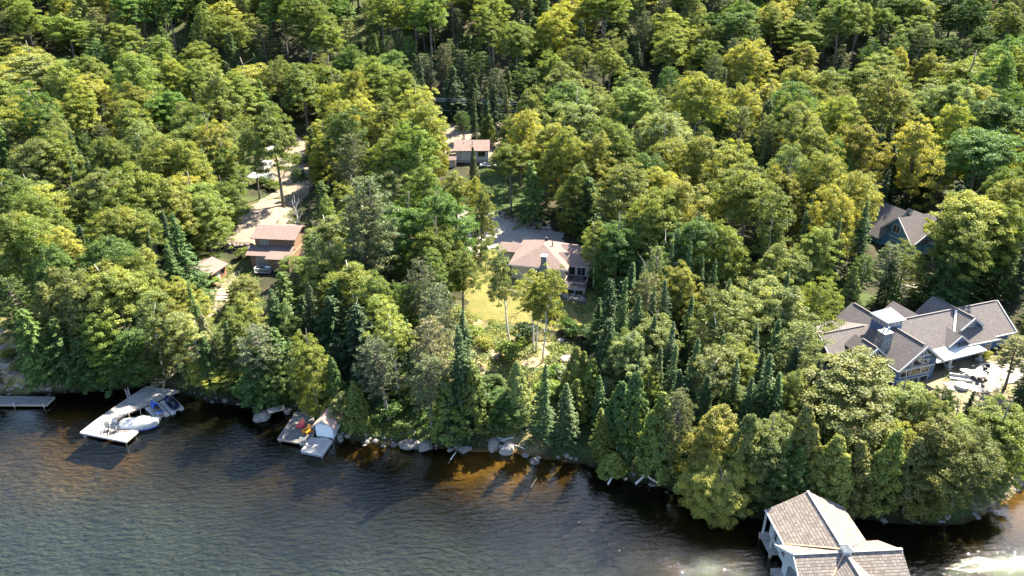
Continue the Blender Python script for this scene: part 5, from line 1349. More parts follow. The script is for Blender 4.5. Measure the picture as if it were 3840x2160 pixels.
# (kind, top x, top y in the 2576-wide view, height, crown radius, colour)
LIST = [
 # west shore and the wood above it
 (CE,95,715,14,3.6,'o'),(HE,60,770,14,3.8,'g'),(MA,190,690,16,4.2,'o'),(BI,245,650,17,4,'y'),(MA,318,640,16,4.5,'m'),(HE,140,800,13,4,'d'),(MA,235,790,13,4,'m'),(MA,300,800,13,4.2,'g'),(BI,365,755,14,3.5,'o'),(MA,425,772,12,3.6,'o'),(CE,492,790,12,2.3,'t'),(MA,335,860,9,3.4,'g'),(HE,195,850,11,3.8,'d'),(MA,368,850,10,3.0,'o'),(CE,512,850,11,2.2,'d'),(MA,525,905,7,3.2,'yy'),(BI,475,790,13,3,'p'),
 (PI_,8,700,15,3.6,'g'),(SP,45,760,11,2.4,'g'),(MA,270,665,17,5,'y'),(OA,152,677,14,4.5,'o'),(BI,200,760,12,3.2,'o'),(CE,280,860,9,2.6,'d'),(HE,250,880,8,3.2,'d'),
 (SP,176,325,19,2.7,'b'),(SP,178,389,17,2.5,'s'),(SP,217,389,17,2.6,'s'),(SP,181,566,15,2.8,'b'),(SP,403,527,17,2.5,'b'),(SP,440,529,18,3.4,'s'),(SP,359,577,15,2.3,'s'),(SP,411,611,15,2.8,'s'),(SP,394,669,11,2,'s'),(SP,354,716,10,1.7,'b'),(SP,378,716,9,1.6,'b'),(SP,318,740,11,2,'b'),(SP,565,804,11,2.3,'s'),(SP,760,713,14,2.8,'k'),(SP,672,723,14,2.8,'s'),(SP,717,855,10,2,'s'),
 (MA,68,422,20,6,'y'),(MA,340,419,21,6.6,'y'),(MA,474,408,18,6.2,'m'),(MA,545,430,13,4.2,'m'),(MA,281,503,20,5.5,'y'),(MA,338,515,18,4.6,'m'),(MA,68,562,19,5,'m'),(AS,152,577,17,3.4,'yy'),(MA,20,520,20,5,'m'),(MA,262,588,18,4.8,'g'),(MA,352,623,15,3.6,'y'),(MA,452,700,11,3.6,'yy'),(MA,600,678,7.5,2.6,'p'),(MA,602,745,12,3.6,'y'),(PI_,643,815,13,3.6,'n'),(MA,768,816,15,3.7,'y'),(MA,575,785,12,3.4,'m'),(MA,90,480,19,5.2,'m'),(MA,10,430,21,5,'m'),(MA,430,450,18,5.2,'y'),(MA,500,480,15,4.6,'m'),(MA,120,610,17,4.6,'g'),(MA,310,575,15,3.8,'m'),
 (MA,330,124,22,6,'y'),(MA,425,138,22,6,'y'),(AS,475,165,20,5,'m'),(AS,135,172,22,5.2,'y'),(AS,217,176,22,5.2,'y'),(MA,60,205,21,6,'yy'),(MA,25,255,21,6,'y'),(MA,291,242,21,5.4,'yy'),(MA,511,270,22,5.6,'yy'),(OA,694,158,18,6.2,'o'),(AS,622,304,19,4,'m'),(MA,130,330,20,5.6,'m'),(MA,60,350,20,5.4,'p'),(MA,250,330,20,5.4,'m'),(MA,400,340,20,5.4,'y'),(MA,555,335,16,5,'m'),(MA,460,350,19,5,'y'),
 (MA,846,168,22,5,'yy'),(MA,889,168,22,5.2,'y'),(MA,1028,183,23,6.6,'yy'),(MA,913,234,21,5.6,'yy'),(MA,1048,258,22,6.6,'y'),(MA,1062,240,22,6,'y'),(MA,960,250,21,5.6,'y'),(MA,860,255,20,5,'y'),(MA,1098,300,14,3.2,'yy'),(MA,1065,415,20,5.8,'m'),(MA,1140,430,16,4,'y'),(MA,960,345,20,5,'m'),(MA,1015,470,19,5.4,'g'),(MA,1120,475,19,5.4,'g'),(MA,1090,530,18,4.8,'m'),(MA,1205,470,15,3.2,'p'),(CE,1193,372,11,1.5,'n'),
 # middle: pines, the gravel lot and the lakeside house
 (PI_,872,336,21,4.8,'n'),(PI_,935,440,24,6,'n'),(PI_,905,500,21,5,'n'),(HE,802,446,18,3.8,'g'),(MA,828,500,16,3.4,'m'),(BI,826,534,15,4,'p'),(MA,760,608,13,4.2,'m'),(MA,826,622,14,4.6,'p'),(PI_,805,590,16,3.2,'g'),(PI_,905,560,16,4.4,'n'),(BI,882,646,16,4.2,'y'),(MA,935,690,15,3.8,'m'),(MA,1025,665,15,3.4,'g'),(PI_,1068,650,17,3.6,'n'),(PI_,1098,718,16,3.6,'n'),(PI_,1089,796,16,3.8,'t'),(BI,984,766,16,3,'y'),(HE,850,700,14,3.8,'d'),(HE,820,740,13,3.6,'k'),(HE,885,760,13,3.8,'k'),(HE,705,680,13,3.6,'g'),(HE,920,830,11,3,'k'),(PI_,960,850,14,3.6,'n'),(PI_,1075,900,13,3.6,'n'),(CE,835,900,9,2,'d'),(MA,700,760,11,3,'g'),(HE,690,820,11,3,'d'),(HE,640,870,10,3.2,'d'),(MA,680,880,9,3,'g'),
 (SP,1154,812,18,3.0,'b'),(SP,1174,780,18.5,3.1,'s'),(CE,1195,900,12,3,'c'),(CE,1120,960,11,3,'c'),(CE,884,958,10,1.8,'c'),(MA,855,985,5,2.2,'p'),
 (CE,1446,874,9.5,2.2,'c'),(CE,1465,888,9,1.8,'c'),(SP,1370,915,12,2,'s'),(CE,1302,915,10,2.4,'p'),(SP,1515,945,10,1.7,'s'),(SP,1427,958,10,2,'s'),(CE,1490,905,9,2.2,'c'),(BU,1340,1000,3,2,'p'),(MA,1245,940,6,3,'g'),(MA,1265,985,6,3,'g'),(CE,1455,960,7,2,'m'),(SP,1528,1025,8,1.9,'c'),
 (SP,1585,651,15,2.2,'s'),(SP,1619,654,14,1.9,'s'),(SP,1598,657,14,1.9,'s'),(SP,1711,573,15,2.2,'s'),(PI_,1664,620,15,2.8,'p'),(PI_,1655,690,15,3.2,'p'),(MA,1720,666,14,3.8,'yy'),(MA,1650,770,14,4.4,'p'),(MA,1584,832,13,3.8,'p'),(SP,1642,790,13,1.8,'s'),(SP,1667,872,12,2,'s'),(SP,1720,930,11,2,'s'),(SP,1784,937,12,2.2,'s'),(SP,1828,970,9,1.9,'s'),(SP,1894,947,12,2,'s'),(SP,1948,882,15,2.9,'s'),(SP,2002,872,13,2.4,'k'),(SP,1923,876,13,1.9,'k'),(SP,1909,811,12,1.8,'b'),(SP,1692,801,13,1.8,'b'),(SP,1743,744,13,1.8,'s'),(HE,1545,700,16,3,'k'),(HE,1530,790,14,3.2,'k'),(SP,1800,650,15,2,'s'),(SP,1775,640,14,1.8,'s'),(SP,1885,700,13,1.6,'s'),(SP,1640,720,15,2.0,'s'),(SP,1690,700,15,1.9,'b'),(SP,1605,740,15,2.1,'s'),(SP,1570,690,17,2.2,'s'),(SP,1755,850,14,2,'s'),(SP,1700,860,13,1.8,'s'),(SP,1860,900,13,1.9,'b'),(SP,1815,830,14,1.8,'s'),(SP,1980,930,13,2.2,'s'),(SP,1740,600,16,1.9,'s'),(SP,1685,610,15,1.7,'s'),(SP,1840,700,14,1.8,'s'),(SP,1960,800,14,2,'s'),(SP,1620,860,12,1.8,'b'),(CE,1560,960,10,2.2,'g'),(SP,1600,920,11,1.8,'s'),(SP,2060,900,12,2,'k'),(SP,2090,960,11,1.9,'k'),
 (CE,1613,940,13,2.4,'g'),(CE,1676,998,14,3.2,'c'),(PI_,1709,977,15,2.8,'n'),(MA,1797,1024,12,3.6,'yy'),(CE,1875,1035,13,3,'o'),(MA,1950,1030,13,3.8,'p'),(CE,2048,1020,13,2.8,'o'),(MA,2153,897,15,6.4,'p'),(MA,2295,925,13,4,'p'),(CE,2110,1106,12,2.8,'c'),(CE,2172,1112,12,2.7,'o'),(CE,2265,1085,13,2.9,'c'),(CE,2215,1135,10,2.3,'c'),(CE,2325,1115,11,2.5,'o'),(CE,1985,1100,9,2.2,'g'),(CE,1925,1100,9,2.2,'c'),(CE,2060,1130,9,2.2,'c'),(MA,2237,1018,11,3.4,'y'),(PI_,2390,978,11,2.6,'d'),(MA,1588,826,12,3.4,'m'),(BI,1830,770,15,4,'m'),(BI,1797,890,12,3.2,'o'),(PI_,2017,808,15,3.8,'p'),(OA,1940,715,14,5.6,'p'),(MA,1990,728,14,5.4,'p'),(MA,1870,860,12,3.4,'y'),(CE,1545,1140,6,2,'y'),(MA,1990,930,12,3,'m'),(MA,1880,970,9,2.8,'m'),(MA,1590,1010,8,2.4,'m'),
 (MA,2385,1070,13,4.6,'o'),(OA,2455,1095,11,4.6,'o'),(MA,2545,1000,13,4.8,'m'),(CE,2015,1120,9,2.4,'d'),(MA,1960,1140,8,3,'d'),(MA,2420,1010,10,3.4,'p'),(MA,2490,1030,10,3.8,'p'),(OA,2330,1000,10,3.4,'o'),(OA,2500,1180,7,3.4,'p'),(PI_,2572,850,9,3,'t'),
 # east: around the garage and the navy house
 (MA,2460,476,21,6.6,'y'),(MA,2550,434,20,6,'y'),(MA,2540,510,18,5,'m'),(MA,2430,540,18,5,'m'),(MA,2495,540,16,5,'g'),(HE,2400,610,14,4.4,'d'),(HE,2455,605,12,4.2,'d'),(HE,2545,590,13,4.2,'d'),(SP,2192,507,17,2.6,'s'),(SP,2117,539,16,2.3,'s'),(SP,2038,530,15,2.4,'s'),(PI_,2243,612,12,3.4,'n'),(OA,2287,618,11,3.6,'o'),(MA,2344,671,7,2.8,'y'),(SP,2260,385,15,3,'k'),(SP,2305,375,15,3,'k'),(SP,2350,380,15,3,'k'),(SP,2225,420,14,2.6,'k'),(HE,2420,460,15,3.6,'k'),(PI_,2185,645,10,2.6,'g'),(OA,2070,715,13,4,'y'),(HE,2255,655,9,2.8,'d'),(CE,2150,675,9,2.2,'m'),
 (MA,2330,295,22,6.4,'yy'),(MA,2020,158,22,6,'yy'),(MA,2270,122,20,5,'yy'),(MA,2345,128,20,5,'yy'),(MA,2445,140,20,5.4,'y'),(MA,2060,308,22,6.4,'y'),(MA,2180,300,21,5.4,'yy'),(MA,2105,470,19,5,'yy'),(MA,2155,420,20,5.6,'yy'),(BI,1958,500,19,4,'m'),(MA,1990,388,20,5,'y'),(MA,1900,420,21,6.2,'y'),(AS,1780,90,22,5.4,'m'),(MA,1870,210,21,5.6,'y'),(AS,1600,200,23,6,'m'),(AS,1690,90,22,5.6,'m'),(MA,1380,300,20,5.8,'y'),(MA,1310,268,20,5.4,'yy'),(HE,1345,400,15,4,'g'),(MA,1450,410,16,4.6,'m'),(MA,1580,405,20,6.4,'p'),(MA,1700,440,20,6.2,'y'),(MA,1640,480,19,6,'m'),(MA,1760,540,17,5,'g'),(MA,1840,560,17,5,'m'),(OA,1455,108,19,6,'o'),(AS,1380,130,21,4.6,'m'),(BI,1502,550,14,3.0,'y'),(MA,2060,560,15,4,'m'),(MA,2000,600,14,4,'p'),(MA,1950,610,14,4.4,'m'),(MA,1560,520,17,5,'g'),(HE,1490,440,14,4.2,'d'),(MA,1670,300,21,6,'y'),(MA,1760,330,21,6,'y'),(MA,1850,320,21,6,'yy'),(MA,1500,330,20,5.6,'y'),(MA,1560,300,21,5.6,'m'),
 (SP,1192,230,15,1.9,'s'),(SP,1219,222,15,2,'s'),(PI_,1165,278,9,3,'g'),(CE,1230,290,9,2.4,'m'),(SP,1275,215,17,2.6,'n'),(PI_,1165,125,19,4.6,'n'),(PI_,1110,110,19,4.6,'n'),(PI_,1205,130,19,4.6,'d'),(PI_,1250,170,17,4.2,'n'),(PI_,1060,135,18,4.2,'n'),(HE,1130,160,18,4.4,'k'),(HE,1185,180,17,4,'k'),(HE,1240,210,15,3.6,'k'),
]
for k_, vx, vy, h_, R_, c_ in LIST: by_top(k_, vx, vy, h_, R_, c_)
# trees whose foot shows
by_base(MA, 1790, 1268, 9, 4.3, 'yy', (-.08, -.42), 4); by_base(MA, 714, 521, 24, 6.0, 'm', None, 1); by_base(MA, 1165, 800, 13, 3.2, 'm', None, 1); by_base(AS, 762, 500, 8, 1.8, 'd')
by_base(BI, 1284, 874, 19.5, 3.0, 'o', (-.13, -.02)); by_base(BI, 1341, 884, 15, 2.9, 'y', (.0, .0)); by_base(BI, 1349, 886, 14, 2.4, 'y', (.04, .0)); by_base(BI, 1364, 912, 16, 2.6, 'y', (.06, 0.0))
by_base(BI, 1205, 606, 15, 2.2, 'y')
for vx, vy, s, c_ in ((1325, 850, 1.3, 'k'), (1430, 840, 1.2, 'd'), (1470, 850, 1.1, 'd'), (1220, 1080, 1.4, 'p'), (1240, 1095, 1.2, 'g'), (1000, 995, 1.2, 'm'), (540, 720, .9, 'm'), (610, 650, 1, 'm'), (668, 470, 1.2, 'g'), (690, 478, 1.2, 'm'), (1395, 790, 1.1, 'd'), (1430, 690, 1.1, 'd'), (2470, 905, .8, 'y'), (1225, 880, 1.0, 'y'), (1190, 855, 1.2, 'm'), (1275, 905, 1.4, 'm'), (1310, 870, .8, 'm'), (1400, 960, 1.4, 'g'), (1380, 1000, 1.4, 'm'), (1050, 1020, 1.3, 'd'), (985, 1050, 1.2, 'g'), (1205, 1010, 1.5, 'd'), (160, 940, 1.2, 'g'), (210, 945, 1.3, 'd'), (60, 930, .9, 'm'), (95, 945, 1, 'g'), (25, 900, .8, 'y'), (470, 945, 1.2, 'd'), (620, 1000, 1.4, 'd'), (570, 985, 1.4, 'd')):
    by_base(BU, vx, vy, 2.1 * s, 1.5 * s, c_)

# the rest of the wood: random trees that keep clear of the openings seen in the photograph
CLEAR = [[V2O(p) for p in poly] for poly in (
 [(1122, 300), (1250, 300), (1250, 425), (1125, 425)], [(645, 360), (745, 360), (760, 520), (720, 560), (640, 620), (540, 640), (530, 600), (600, 520), (640, 470)],
 [(1205, 530), (1420, 560), (1480, 600), (1495, 740), (1420, 900), (1180, 905), (1160, 840), (1180, 690), (1205, 620)],
 [(500, 640), (575, 640), (590, 700), (560, 770), (520, 760)], [(625, 555), (745, 555), (720, 700), (640, 705), (620, 640)],
 [(2055, 755), (2110, 750), (2300, 745), (2500, 745), (2560, 830), (2540, 900), (2500, 980), (2380, 985), (2200, 940), (2060, 860)],
 [(2195, 500), (2300, 500), (2370, 560), (2370, 650), (2200, 600)], [(0, 780), (40, 790), (45, 860), (150, 985), (130, 1030), (0, 1030)],
 [(195, 960), (380, 930), (385, 890), (445, 890), (460, 1120), (195, 1120)], [(640, 1000), (890, 1000), (890, 1150), (640, 1150)], [(1915, 1235), (2300, 1235), (2300, 1449), (1915, 1449)],
 [(880, 1060), (1085, 1060), (1085, 1120), (880, 1120)], [(1130, 235), (1250, 235), (1250, 300), (1130, 300)], [(2290, 700), (2440, 750), (2440, 770), (2280, 735)])]
GAPS = [[V2O(p) for p in poly] for poly in ([(1225, 400), (1290, 440), (1330, 540), (1235, 530), (1225, 470)], [(1400, 740), (1540, 740), (1540, 900), (1400, 930)])]
def blocks(x, y, z, h, Rr, base=.25):
    for zz, rr in ((z + h * .97, .15), (z + h * .8, .7), (z + h * .55, 1.0), (z + h * base, .85), (z + h * .1, .1)):
        for s in (-1, 0, 1):
            q = proj(x + s * Rr * rr, y, zz)
            for poly in CLEAR:
                if pip(q[0], q[1], poly): return True
    return False
SUNNY = [(gr(*V2O(p), o), ) for p, o in (((1330, 650), 5), ((1290, 640), 4), ((1390, 660), 4), ((620, 600), .2), ((575, 605), .2), ((640, 570), .2), ((690, 580), 6), ((540, 665), 3.5), ((1220, 770), .2), ((1260, 800), .2), ((1290, 730), .2), ((1210, 820), .2), ((1180, 380), 4), ((1140, 350), .3), ((660, 425), 2),
    ((250, 1085), .5), ((300, 1095), .5), ((350, 1065), .8), ((800, 1118), .5), ((2200, 860), 4), ((2350, 830), 5), ((2420, 880), 3), ((2500, 810), 4), ((2150, 820), 3), ((2450, 955), .3), ((2520, 940), .3), ((2270, 570), 5), ((2320, 570), 5), ((2090, 1330), 5), ((2150, 1400), 5), ((1245, 860), .2), ((690, 500), .2), ((740, 430), .2), ((1300, 880), .2))]
SUNNY = [(a[0], a[1], a[2] + o) for (a,), o in zip(SUNNY, [5, 4, 4, .2, .2, 60, 6, 3.5, .2, .2, .2, .2, 4, .3, 2, .5, .5, .8, .5, 4, 5, 3, 4, 3, .3, .3, 5, 5, 5, 5, .2, 60, .2, .2])]
def shades(x, y, z, h, Rr):
    for (px, py, pz) in SUNNY:
        for k in (.3, .5, .7, .85):
            c = (x, y, z + h * k); t = (c[2] - pz) / sd_.z
            if t < 0: continue
            rr = Rr * (1, 1, .85, .6)[(.3, .5, .7, .85).index(k)]
            if (px + sd_.x * t - c[0]) ** 2 + (py + sd_.y * t - c[1]) ** 2 < rr * rr: return True
    return False
def buildings_near(x, y):
    for (a, b, rr) in ((5, 131, 11), (-11, 195, 8), (-48, 137, 8), (-58.5, 127.5, 4), (68, 100, 10), (55, 101, 8), (78, 104, 9), (85, 142, 9), (35, 57, 9), (-26.5, 84.5, 3.5)):
        if (x - a) ** 2 + (y - b) ** 2 < rr * rr: return True
    return False
def in_sheet(x, y):
    for nm in ('gravel_drive', 'trailer_lot', 'forest_road', 'cottage_yard', 'driveway', 'lawn', 'patio', 'shed_path'):
        o = bpy.data.objects[nm]
        if not hasattr(in_sheet, nm): setattr(in_sheet, nm, np.array([v.co[:2] for v in o.data.vertices]))
        if np.min((getattr(in_sheet, nm) - [x, y]) ** 2 @ [1, 1]) < 1.4: return True
    return False
for t_ in TREES:
    if t_['kind'] != BU and shades(t_['x'], t_['y'], t_['z'], t_['h'], t_['R']):
        q = proj(t_['x'], t_['y'], t_['z'] + t_['h']); print('SHADES', t_['kind'], round(q[0] * .6708), round(q[1] * .6708), t_['h'], t_['R'])
R3 = np.random.default_rng(5)
PX = [t_['x'] for t_ in TREES]; PY = [t_['y'] for t_ in TREES]; PR = [t_['R'] if t_['kind'] != BU else .4 for t_ in TREES]
FAR = []
def try_tree(x, y, fill):
    d = float(shore_d(np.array([x]), np.array([y]))[0])
    if d < 1.2 or in_sheet(x, y) or buildings_near(x, y): return
    q = proj(x, y, tz(x, y) + 8); vx, vy = q[0] * .6708, q[1] * .6708
    con = vnoise(np.array([x]), np.array([y]), 26, 77)[0]
    zone = R3.random()
    if y < 135 and vx > 1480: kinds = ((SP, .34), (CE, .2), (MA, .24), (BI, .12), (PI_, .1))
    elif y < 135: kinds = ((SP, .16), (HE, .2), (MA, .34), (BI, .1), (CE, .12), (PI_, .08))
    elif vy < 200 and vx > 1800: kinds = ((AS, .5), (MA, .3), (HE, .1), (PI_, .1))
    elif vy < 150: kinds = ((MA, .42), (AS, .34), (PI_, .08), (HE, .1), (OA, .06))
    else: kinds = ((MA, .74), (AS, .08), (HE, .06), (SP, .06), (OA, .03), (PI_, .03))
    acc = 0
    for kd, pr in kinds:
        acc += pr
        if zone < acc: break
    hs_ = {MA: (17, 22.5), AS: (18, 23), OA: (14, 18), BI: (12, 17), SP: (9, 16), HE: (11, 17), PI_: (13, 20), CE: (8, 12)}[kd]
    h = R3.uniform(*hs_)
    if d < 22: h *= .45 + .55 * d / 22 if kd in (MA, AS, OA, PI_) else .75 + .25 * d / 22
    if fill: h *= .8
    Rr = h * {MA: .325, AS: .24, OA: .3, BI: .2, SP: .17, HE: .24, PI_: .21, CE: .22}[kd] * R3.uniform(.8, 1.28)
    if y > 150: k_ = 1 + .38 * min((y - 150) / 60, 1); Rr *= k_ if kd in (MA, AS, OA) else 1 + (k_ - 1) * .4; h *= R3.uniform(.92, 1.3)
    z = tz(x, y)
    if blocks(x, y, z, h, Rr) or shades(x, y, z, h, Rr): return
    dx = np.array(PX) - x; dy = np.array(PY) - y
    if np.any(dx * dx + dy * dy < ((np.array(PR) + Rr) * (.78 if not fill else .6)) ** 2): return
    ck = {MA: ('y', 'm', 'g', 'yy', 'p', 'm'), AS: ('m', 'g', 'y', 'm'), OA: ('o', 'p'), BI: ('y', 'm', 'o'), SP: ('s', 's', 'b', 'k'), HE: ('d', 'g', 'k'), PI_: ('n', 'g', 'n', 'p'), CE: ('c', 'o', 'm')}[kd]
    ck = ck[int(R3.integers(len(ck)))]
    if kd == AS and vx > 1800 and vy < 200: ck = ('d', 'g', 'm')[int(R3.integers(3))]
    if kd == MA and vy < 330 and vx > 1900 and R3.random() < .5: ck = 'yy'
    t_ = dict(kind=kd, x=x, y=y, z=z, h=h, R=Rr, c=ck, lean=None, listed=False, var=None, rz=None)
    PX.append(x); PY.append(y); PR.append(Rr)
    top = proj(x, y, z + h); ctr = proj(x, y, z + h * .6)
    if not (-150 < ctr[0] < 3990) or top[1] > 2300: t_['out'] = True
    if y > 275 or top[1] < -240 or t_.get('out'): FAR.append(t_)
    else: TREES.append(t_)
for y0 in np.arange(66, 470, 2.6):
    wdt = y0 / 1.4 + 14 + (10 if y0 < 285 else 0)
    for k in range(int(2 * wdt / 3.6)):
        try_tree(R3.uniform(-wdt, wdt), y0 + R3.uniform(0, 2.6), False)
for _ in range(2800):
    y0 = R3.uniform(68, 290) if _ < 1300 else R3.uniform(170, 320); wdt = y0 / 1.4 + 6
    try_tree(R3.uniform(-wdt, wdt), y0, True)

# of the maples the 295 that show largest stand by themselves
mp_ = sorted([t_ for t_ in TREES if t_['kind'] == MA and not t_['listed']], key=lambda t_: t_['R'] / math.hypot(t_['x'], t_['y'], 50))
drop = mp_[:max(0, sum(1 for t_ in TREES if t_['kind'] == MA) - 295)]
for t_ in drop: t_['full'] = True
FAR += drop
ids = {id(t_) for t_ in drop}
TREES = [t_ for t_ in TREES if id(t_) not in ids]
# ------------------------------------------------------------------ stand the trees up
KW = {MA: 'maple', AS: 'aspen', OA: 'oak', BI: 'birch', SP: 'spruce', HE: 'hemlock', PI_: 'pine', CE: 'cedar', BU: 'bush'}
CW = dict(y='yellow-green', yy='bright-yellow', g='mid-green', m='fresh-green', d='dark-green', o='olive', p='pale-green', t='tan-tinted', s='deep-green', b='blue-green', k='blackish-green', c='golden-green', n='grey-green')
LM = [('the white cottage', 1187, 370), ('the white trailers', 670, 420), ('the brown cabin', 690, 610), ('the red-brown shed', 540, 670), ('the long dock', 340, 1000), ('the grey dock', 60, 1000),
      ('the bungalow chimney', 1368, 660), ('the shaded driveway', 1310, 570), ('the white boat shed', 830, 1060), ('the plank bridge', 690, 1040), ('the open stony shore', 960, 1090), ('the sunlit lawn', 1240, 780),
      ('the shaded lawn rock', 1425, 870), ('the large pale shore rock', 1275, 1130), ('the teal garage', 2290, 570), ('the navy house cupola', 2230, 790), ('the patio', 2440, 950), ('the boathouse roof', 2080, 1300),
      ('the three leaning dead trunks', 1615, 1200), ('the gravel pad', 640, 540), ('the dirt path', 480, 860), ('the grassy bank', 50, 880), ("the photo's top left corner", 0, 0), ("the photo's top right corner", 2576, 0),
      ("the photo's top edge centre", 1288, 0), ("the top edge's left quarter", 644, 0), ("the top edge's right quarter", 1932, 0), ("the left edge's upper quarter", 0, 362), ("the left edge's midpoint", 0, 724),
      ("the right edge's upper quarter", 2576, 362), ("the right edge's midpoint", 2576, 724), ("the right edge's lower quarter", 2576, 1086), ("the photo's exact centre", 1288, 724), ('the forest road', 960, 345), ('the power lines', 1190, 255),
      ("the cottage-garage mid-point", 1740, 470), ("the bungalow-mansion mid-point", 1800, 720), ("the boathouse-lawn mid-point", 1780, 1050), ('the leftmost forest corner below the top', 300, 200), ("the upper right forest centre", 2100, 250)]
LM = [l for l in LM if 'leftmost forest' not in l[0]]
DIRS = ['right of', 'behind and right of', 'behind', 'behind and left of', 'left of', 'in front and left of', 'in front of', 'in front and right of']
DIRS_PT = ['right of', 'above and right of', 'above', 'above and left of', 'left of', 'below and left of', 'below', 'below and right of']
ORD = ['nearest', 'second', 'third', 'fourth', 'fifth', 'sixth', 'seventh', 'eighth', 'ninth', 'tenth', 'eleventh', 'twelfth', 'thirteenth', 'fourteenth', 'fifteenth', 'sixteenth', 'seventeenth', 'eighteenth', 'nineteenth', 'twentieth']
slot = {}
for t_ in TREES:
    q = proj(t_['x'], t_['y'], t_['z'] + t_['h'] * (.75 if t_['kind'] != BU else .5)); vx, vy = q[0] * .6708, q[1] * .6708
    k = min(range(len(LM)), key=lambda i: (LM[i][1] - vx) ** 2 + ((LM[i][2] - vy) * 1.2) ** 2)
    dx, dy = vx - LM[k][1], LM[k][2] - vy
    s = int(round(math.atan2(dy, dx) / (math.pi / 4))) % 8
    slot.setdefault((t_['kind'], k, s), []).append((math.hypot(dx, dy), t_))
for (kd, k, s), L_ in slot.items():
    L_.sort(key=lambda e: e[0])
    pt = "photo" in LM[k][0] or 'edge' in LM[k][0] or 'mid-point' in LM[k][0] or 'centre' in LM[k][0]
    for i, (_, t_) in enumerate(L_):
        w = KW[kd]; rel = (DIRS_PT if pt else DIRS)[s]
        t_['label'] = f"{CW[t_['c']]} {w}, the {ORD[min(i, 19)]} {w} {rel} {LM[k][0]}"
GRP = {MA: 'maples of the lakeside wood', AS: 'aspens of the lakeside wood', OA: 'oaks of the lakeside wood', BI: 'birches of the lakeside wood', SP: 'spruces of the lakeside wood', HE: 'hemlocks of the lakeside wood', PI_: 'pines of the lakeside wood', CE: 'cedars along the shore', BU: 'low bushes in the clearings'}
RT = np.random.default_rng(11)
for t_ in TREES:
    P_ = PROTO[t_['kind']]; p = P_[t_['var'] if t_['var'] is not None else int(RT.integers(len(P_)))]
    c = np.array(COL[t_['c']]) * RT.uniform(.75, 1.2) * np.array([RT.uniform(.9, 1.1), 1, RT.uniform(.85, 1.15)])
    rz = RT.uniform(0, 6.283); sx, sz = t_['R'] / p['R'], t_['h'] / p['h']
    near = math.hypot(t_['x'], t_['y'], 55) < 205
    if near:
        e = thing(t_['kind'], t_['label'], 'shrub' if t_['kind'] == BU else 'tree', (t_['x'], t_['y'], t_['z']), 0, GRP[t_['kind']])
        parts = [('trunk', p['trunk']), ('crown', p['crown'])]
        for nm, me in parts:
            o = bpy.data.objects.new(nm, me); col.objects.link(o); o.parent = e; o.color = (*c, 1)
    else:
        e = bpy.data.objects.new(t_['kind'], p['joined']); col.objects.link(e); e.color = (*c, 1)
        tag(e, t_['label'], 'shrub' if t_['kind'] == BU else 'tree', GRP[t_['kind']])
        e.location = (t_['x'], t_['y'], t_['z'])
    e.scale = (sx * RT.uniform(.86, 1.14), sx * RT.uniform(.86, 1.14), sz)
    if t_['lean']:
        e.rotation_mode = 'QUATERNION'
        d = Vector((t_['lean'][0], t_['lean'][1], 1)).normalized()
        e.rotation_quaternion = Vector((0, 0, 1)).rotation_difference(d) @ Matrix.Rotation(rz, 4, 'Z').to_quaternion()
    else:
        e.rotation_euler = (RT.normal(0, .035), RT.normal(0, .035), rz)
print('TREES', len(TREES), 'FAR', len(FAR), {k: sum(1 for t_ in TREES if t_['kind'] == k) for k in PROTO})

# the far wood that reads as one mass
V_, F_, T_, K_, TV_, TF_ = [], [], [], [], [], []
nv = 0; ntv = 0
for t_ in FAR:
    P_ = PROTO[t_['kind']]; p = P_[int(RT.integers(len(P_)))]; v, f, t, tv, tf = p['raw']
    n = len(f); sel = RT.permutation(n)[:int(n * (.55 if t_.get('full') else .42))]
    q = v.reshape(-1, 4, 3)[sel]; ctr = q.mean(1, keepdims=True); q = ctr + (q - ctr) * (1.3 if t_.get('full') else 1.55)
    a = RT.uniform(0, 6.283); s, z = t_['R'] / p['R'], t_['h'] / p['h']
    Rm = np.array([[math.cos(a) * s, -math.sin(a) * s, 0], [math.sin(a) * s, math.cos(a) * s, 0], [0, 0, z]])
    base = np.array([t_['x'], t_['y'], t_['z']])
    V_.append(q.reshape(-1, 3) @ Rm.T + base); F_.append(np.arange(len(sel) * 4).reshape(-1, 4) + nv); nv += len(sel) * 4
    T_.append(t.reshape(-1, 4)[sel].ravel()); K_.append(np.tile(np.array(COL[t_['c']]) * RT.uniform(.85, 1.15), (len(sel) * 4, 1)))
    TV_.append(tv @ Rm.T + base); TF_.append(tf + ntv); ntv += len(tv)
V_ = np.concatenate(V_); nV = len(V_)
fm = np_mesh('forest', np.r_[V_, np.concatenate(TV_)], np.r_[np.concatenate(F_), np.concatenate(TF_) + nV], [M['leafmass'], M['bark']], np.r_[np.zeros(sum(map(len, F_))), np.ones(sum(map(len, TF_)))],
             np.r_[np.concatenate(T_), np.full(ntv, .5)], np.r_[np.concatenate(K_), np.full((ntv, 3), .1)])
fo = bpy.data.objects.new('forest', fm); col.objects.link(fo); tag(fo, 'distant mixed wood filling the top of the view', 'forest', kind='stuff')

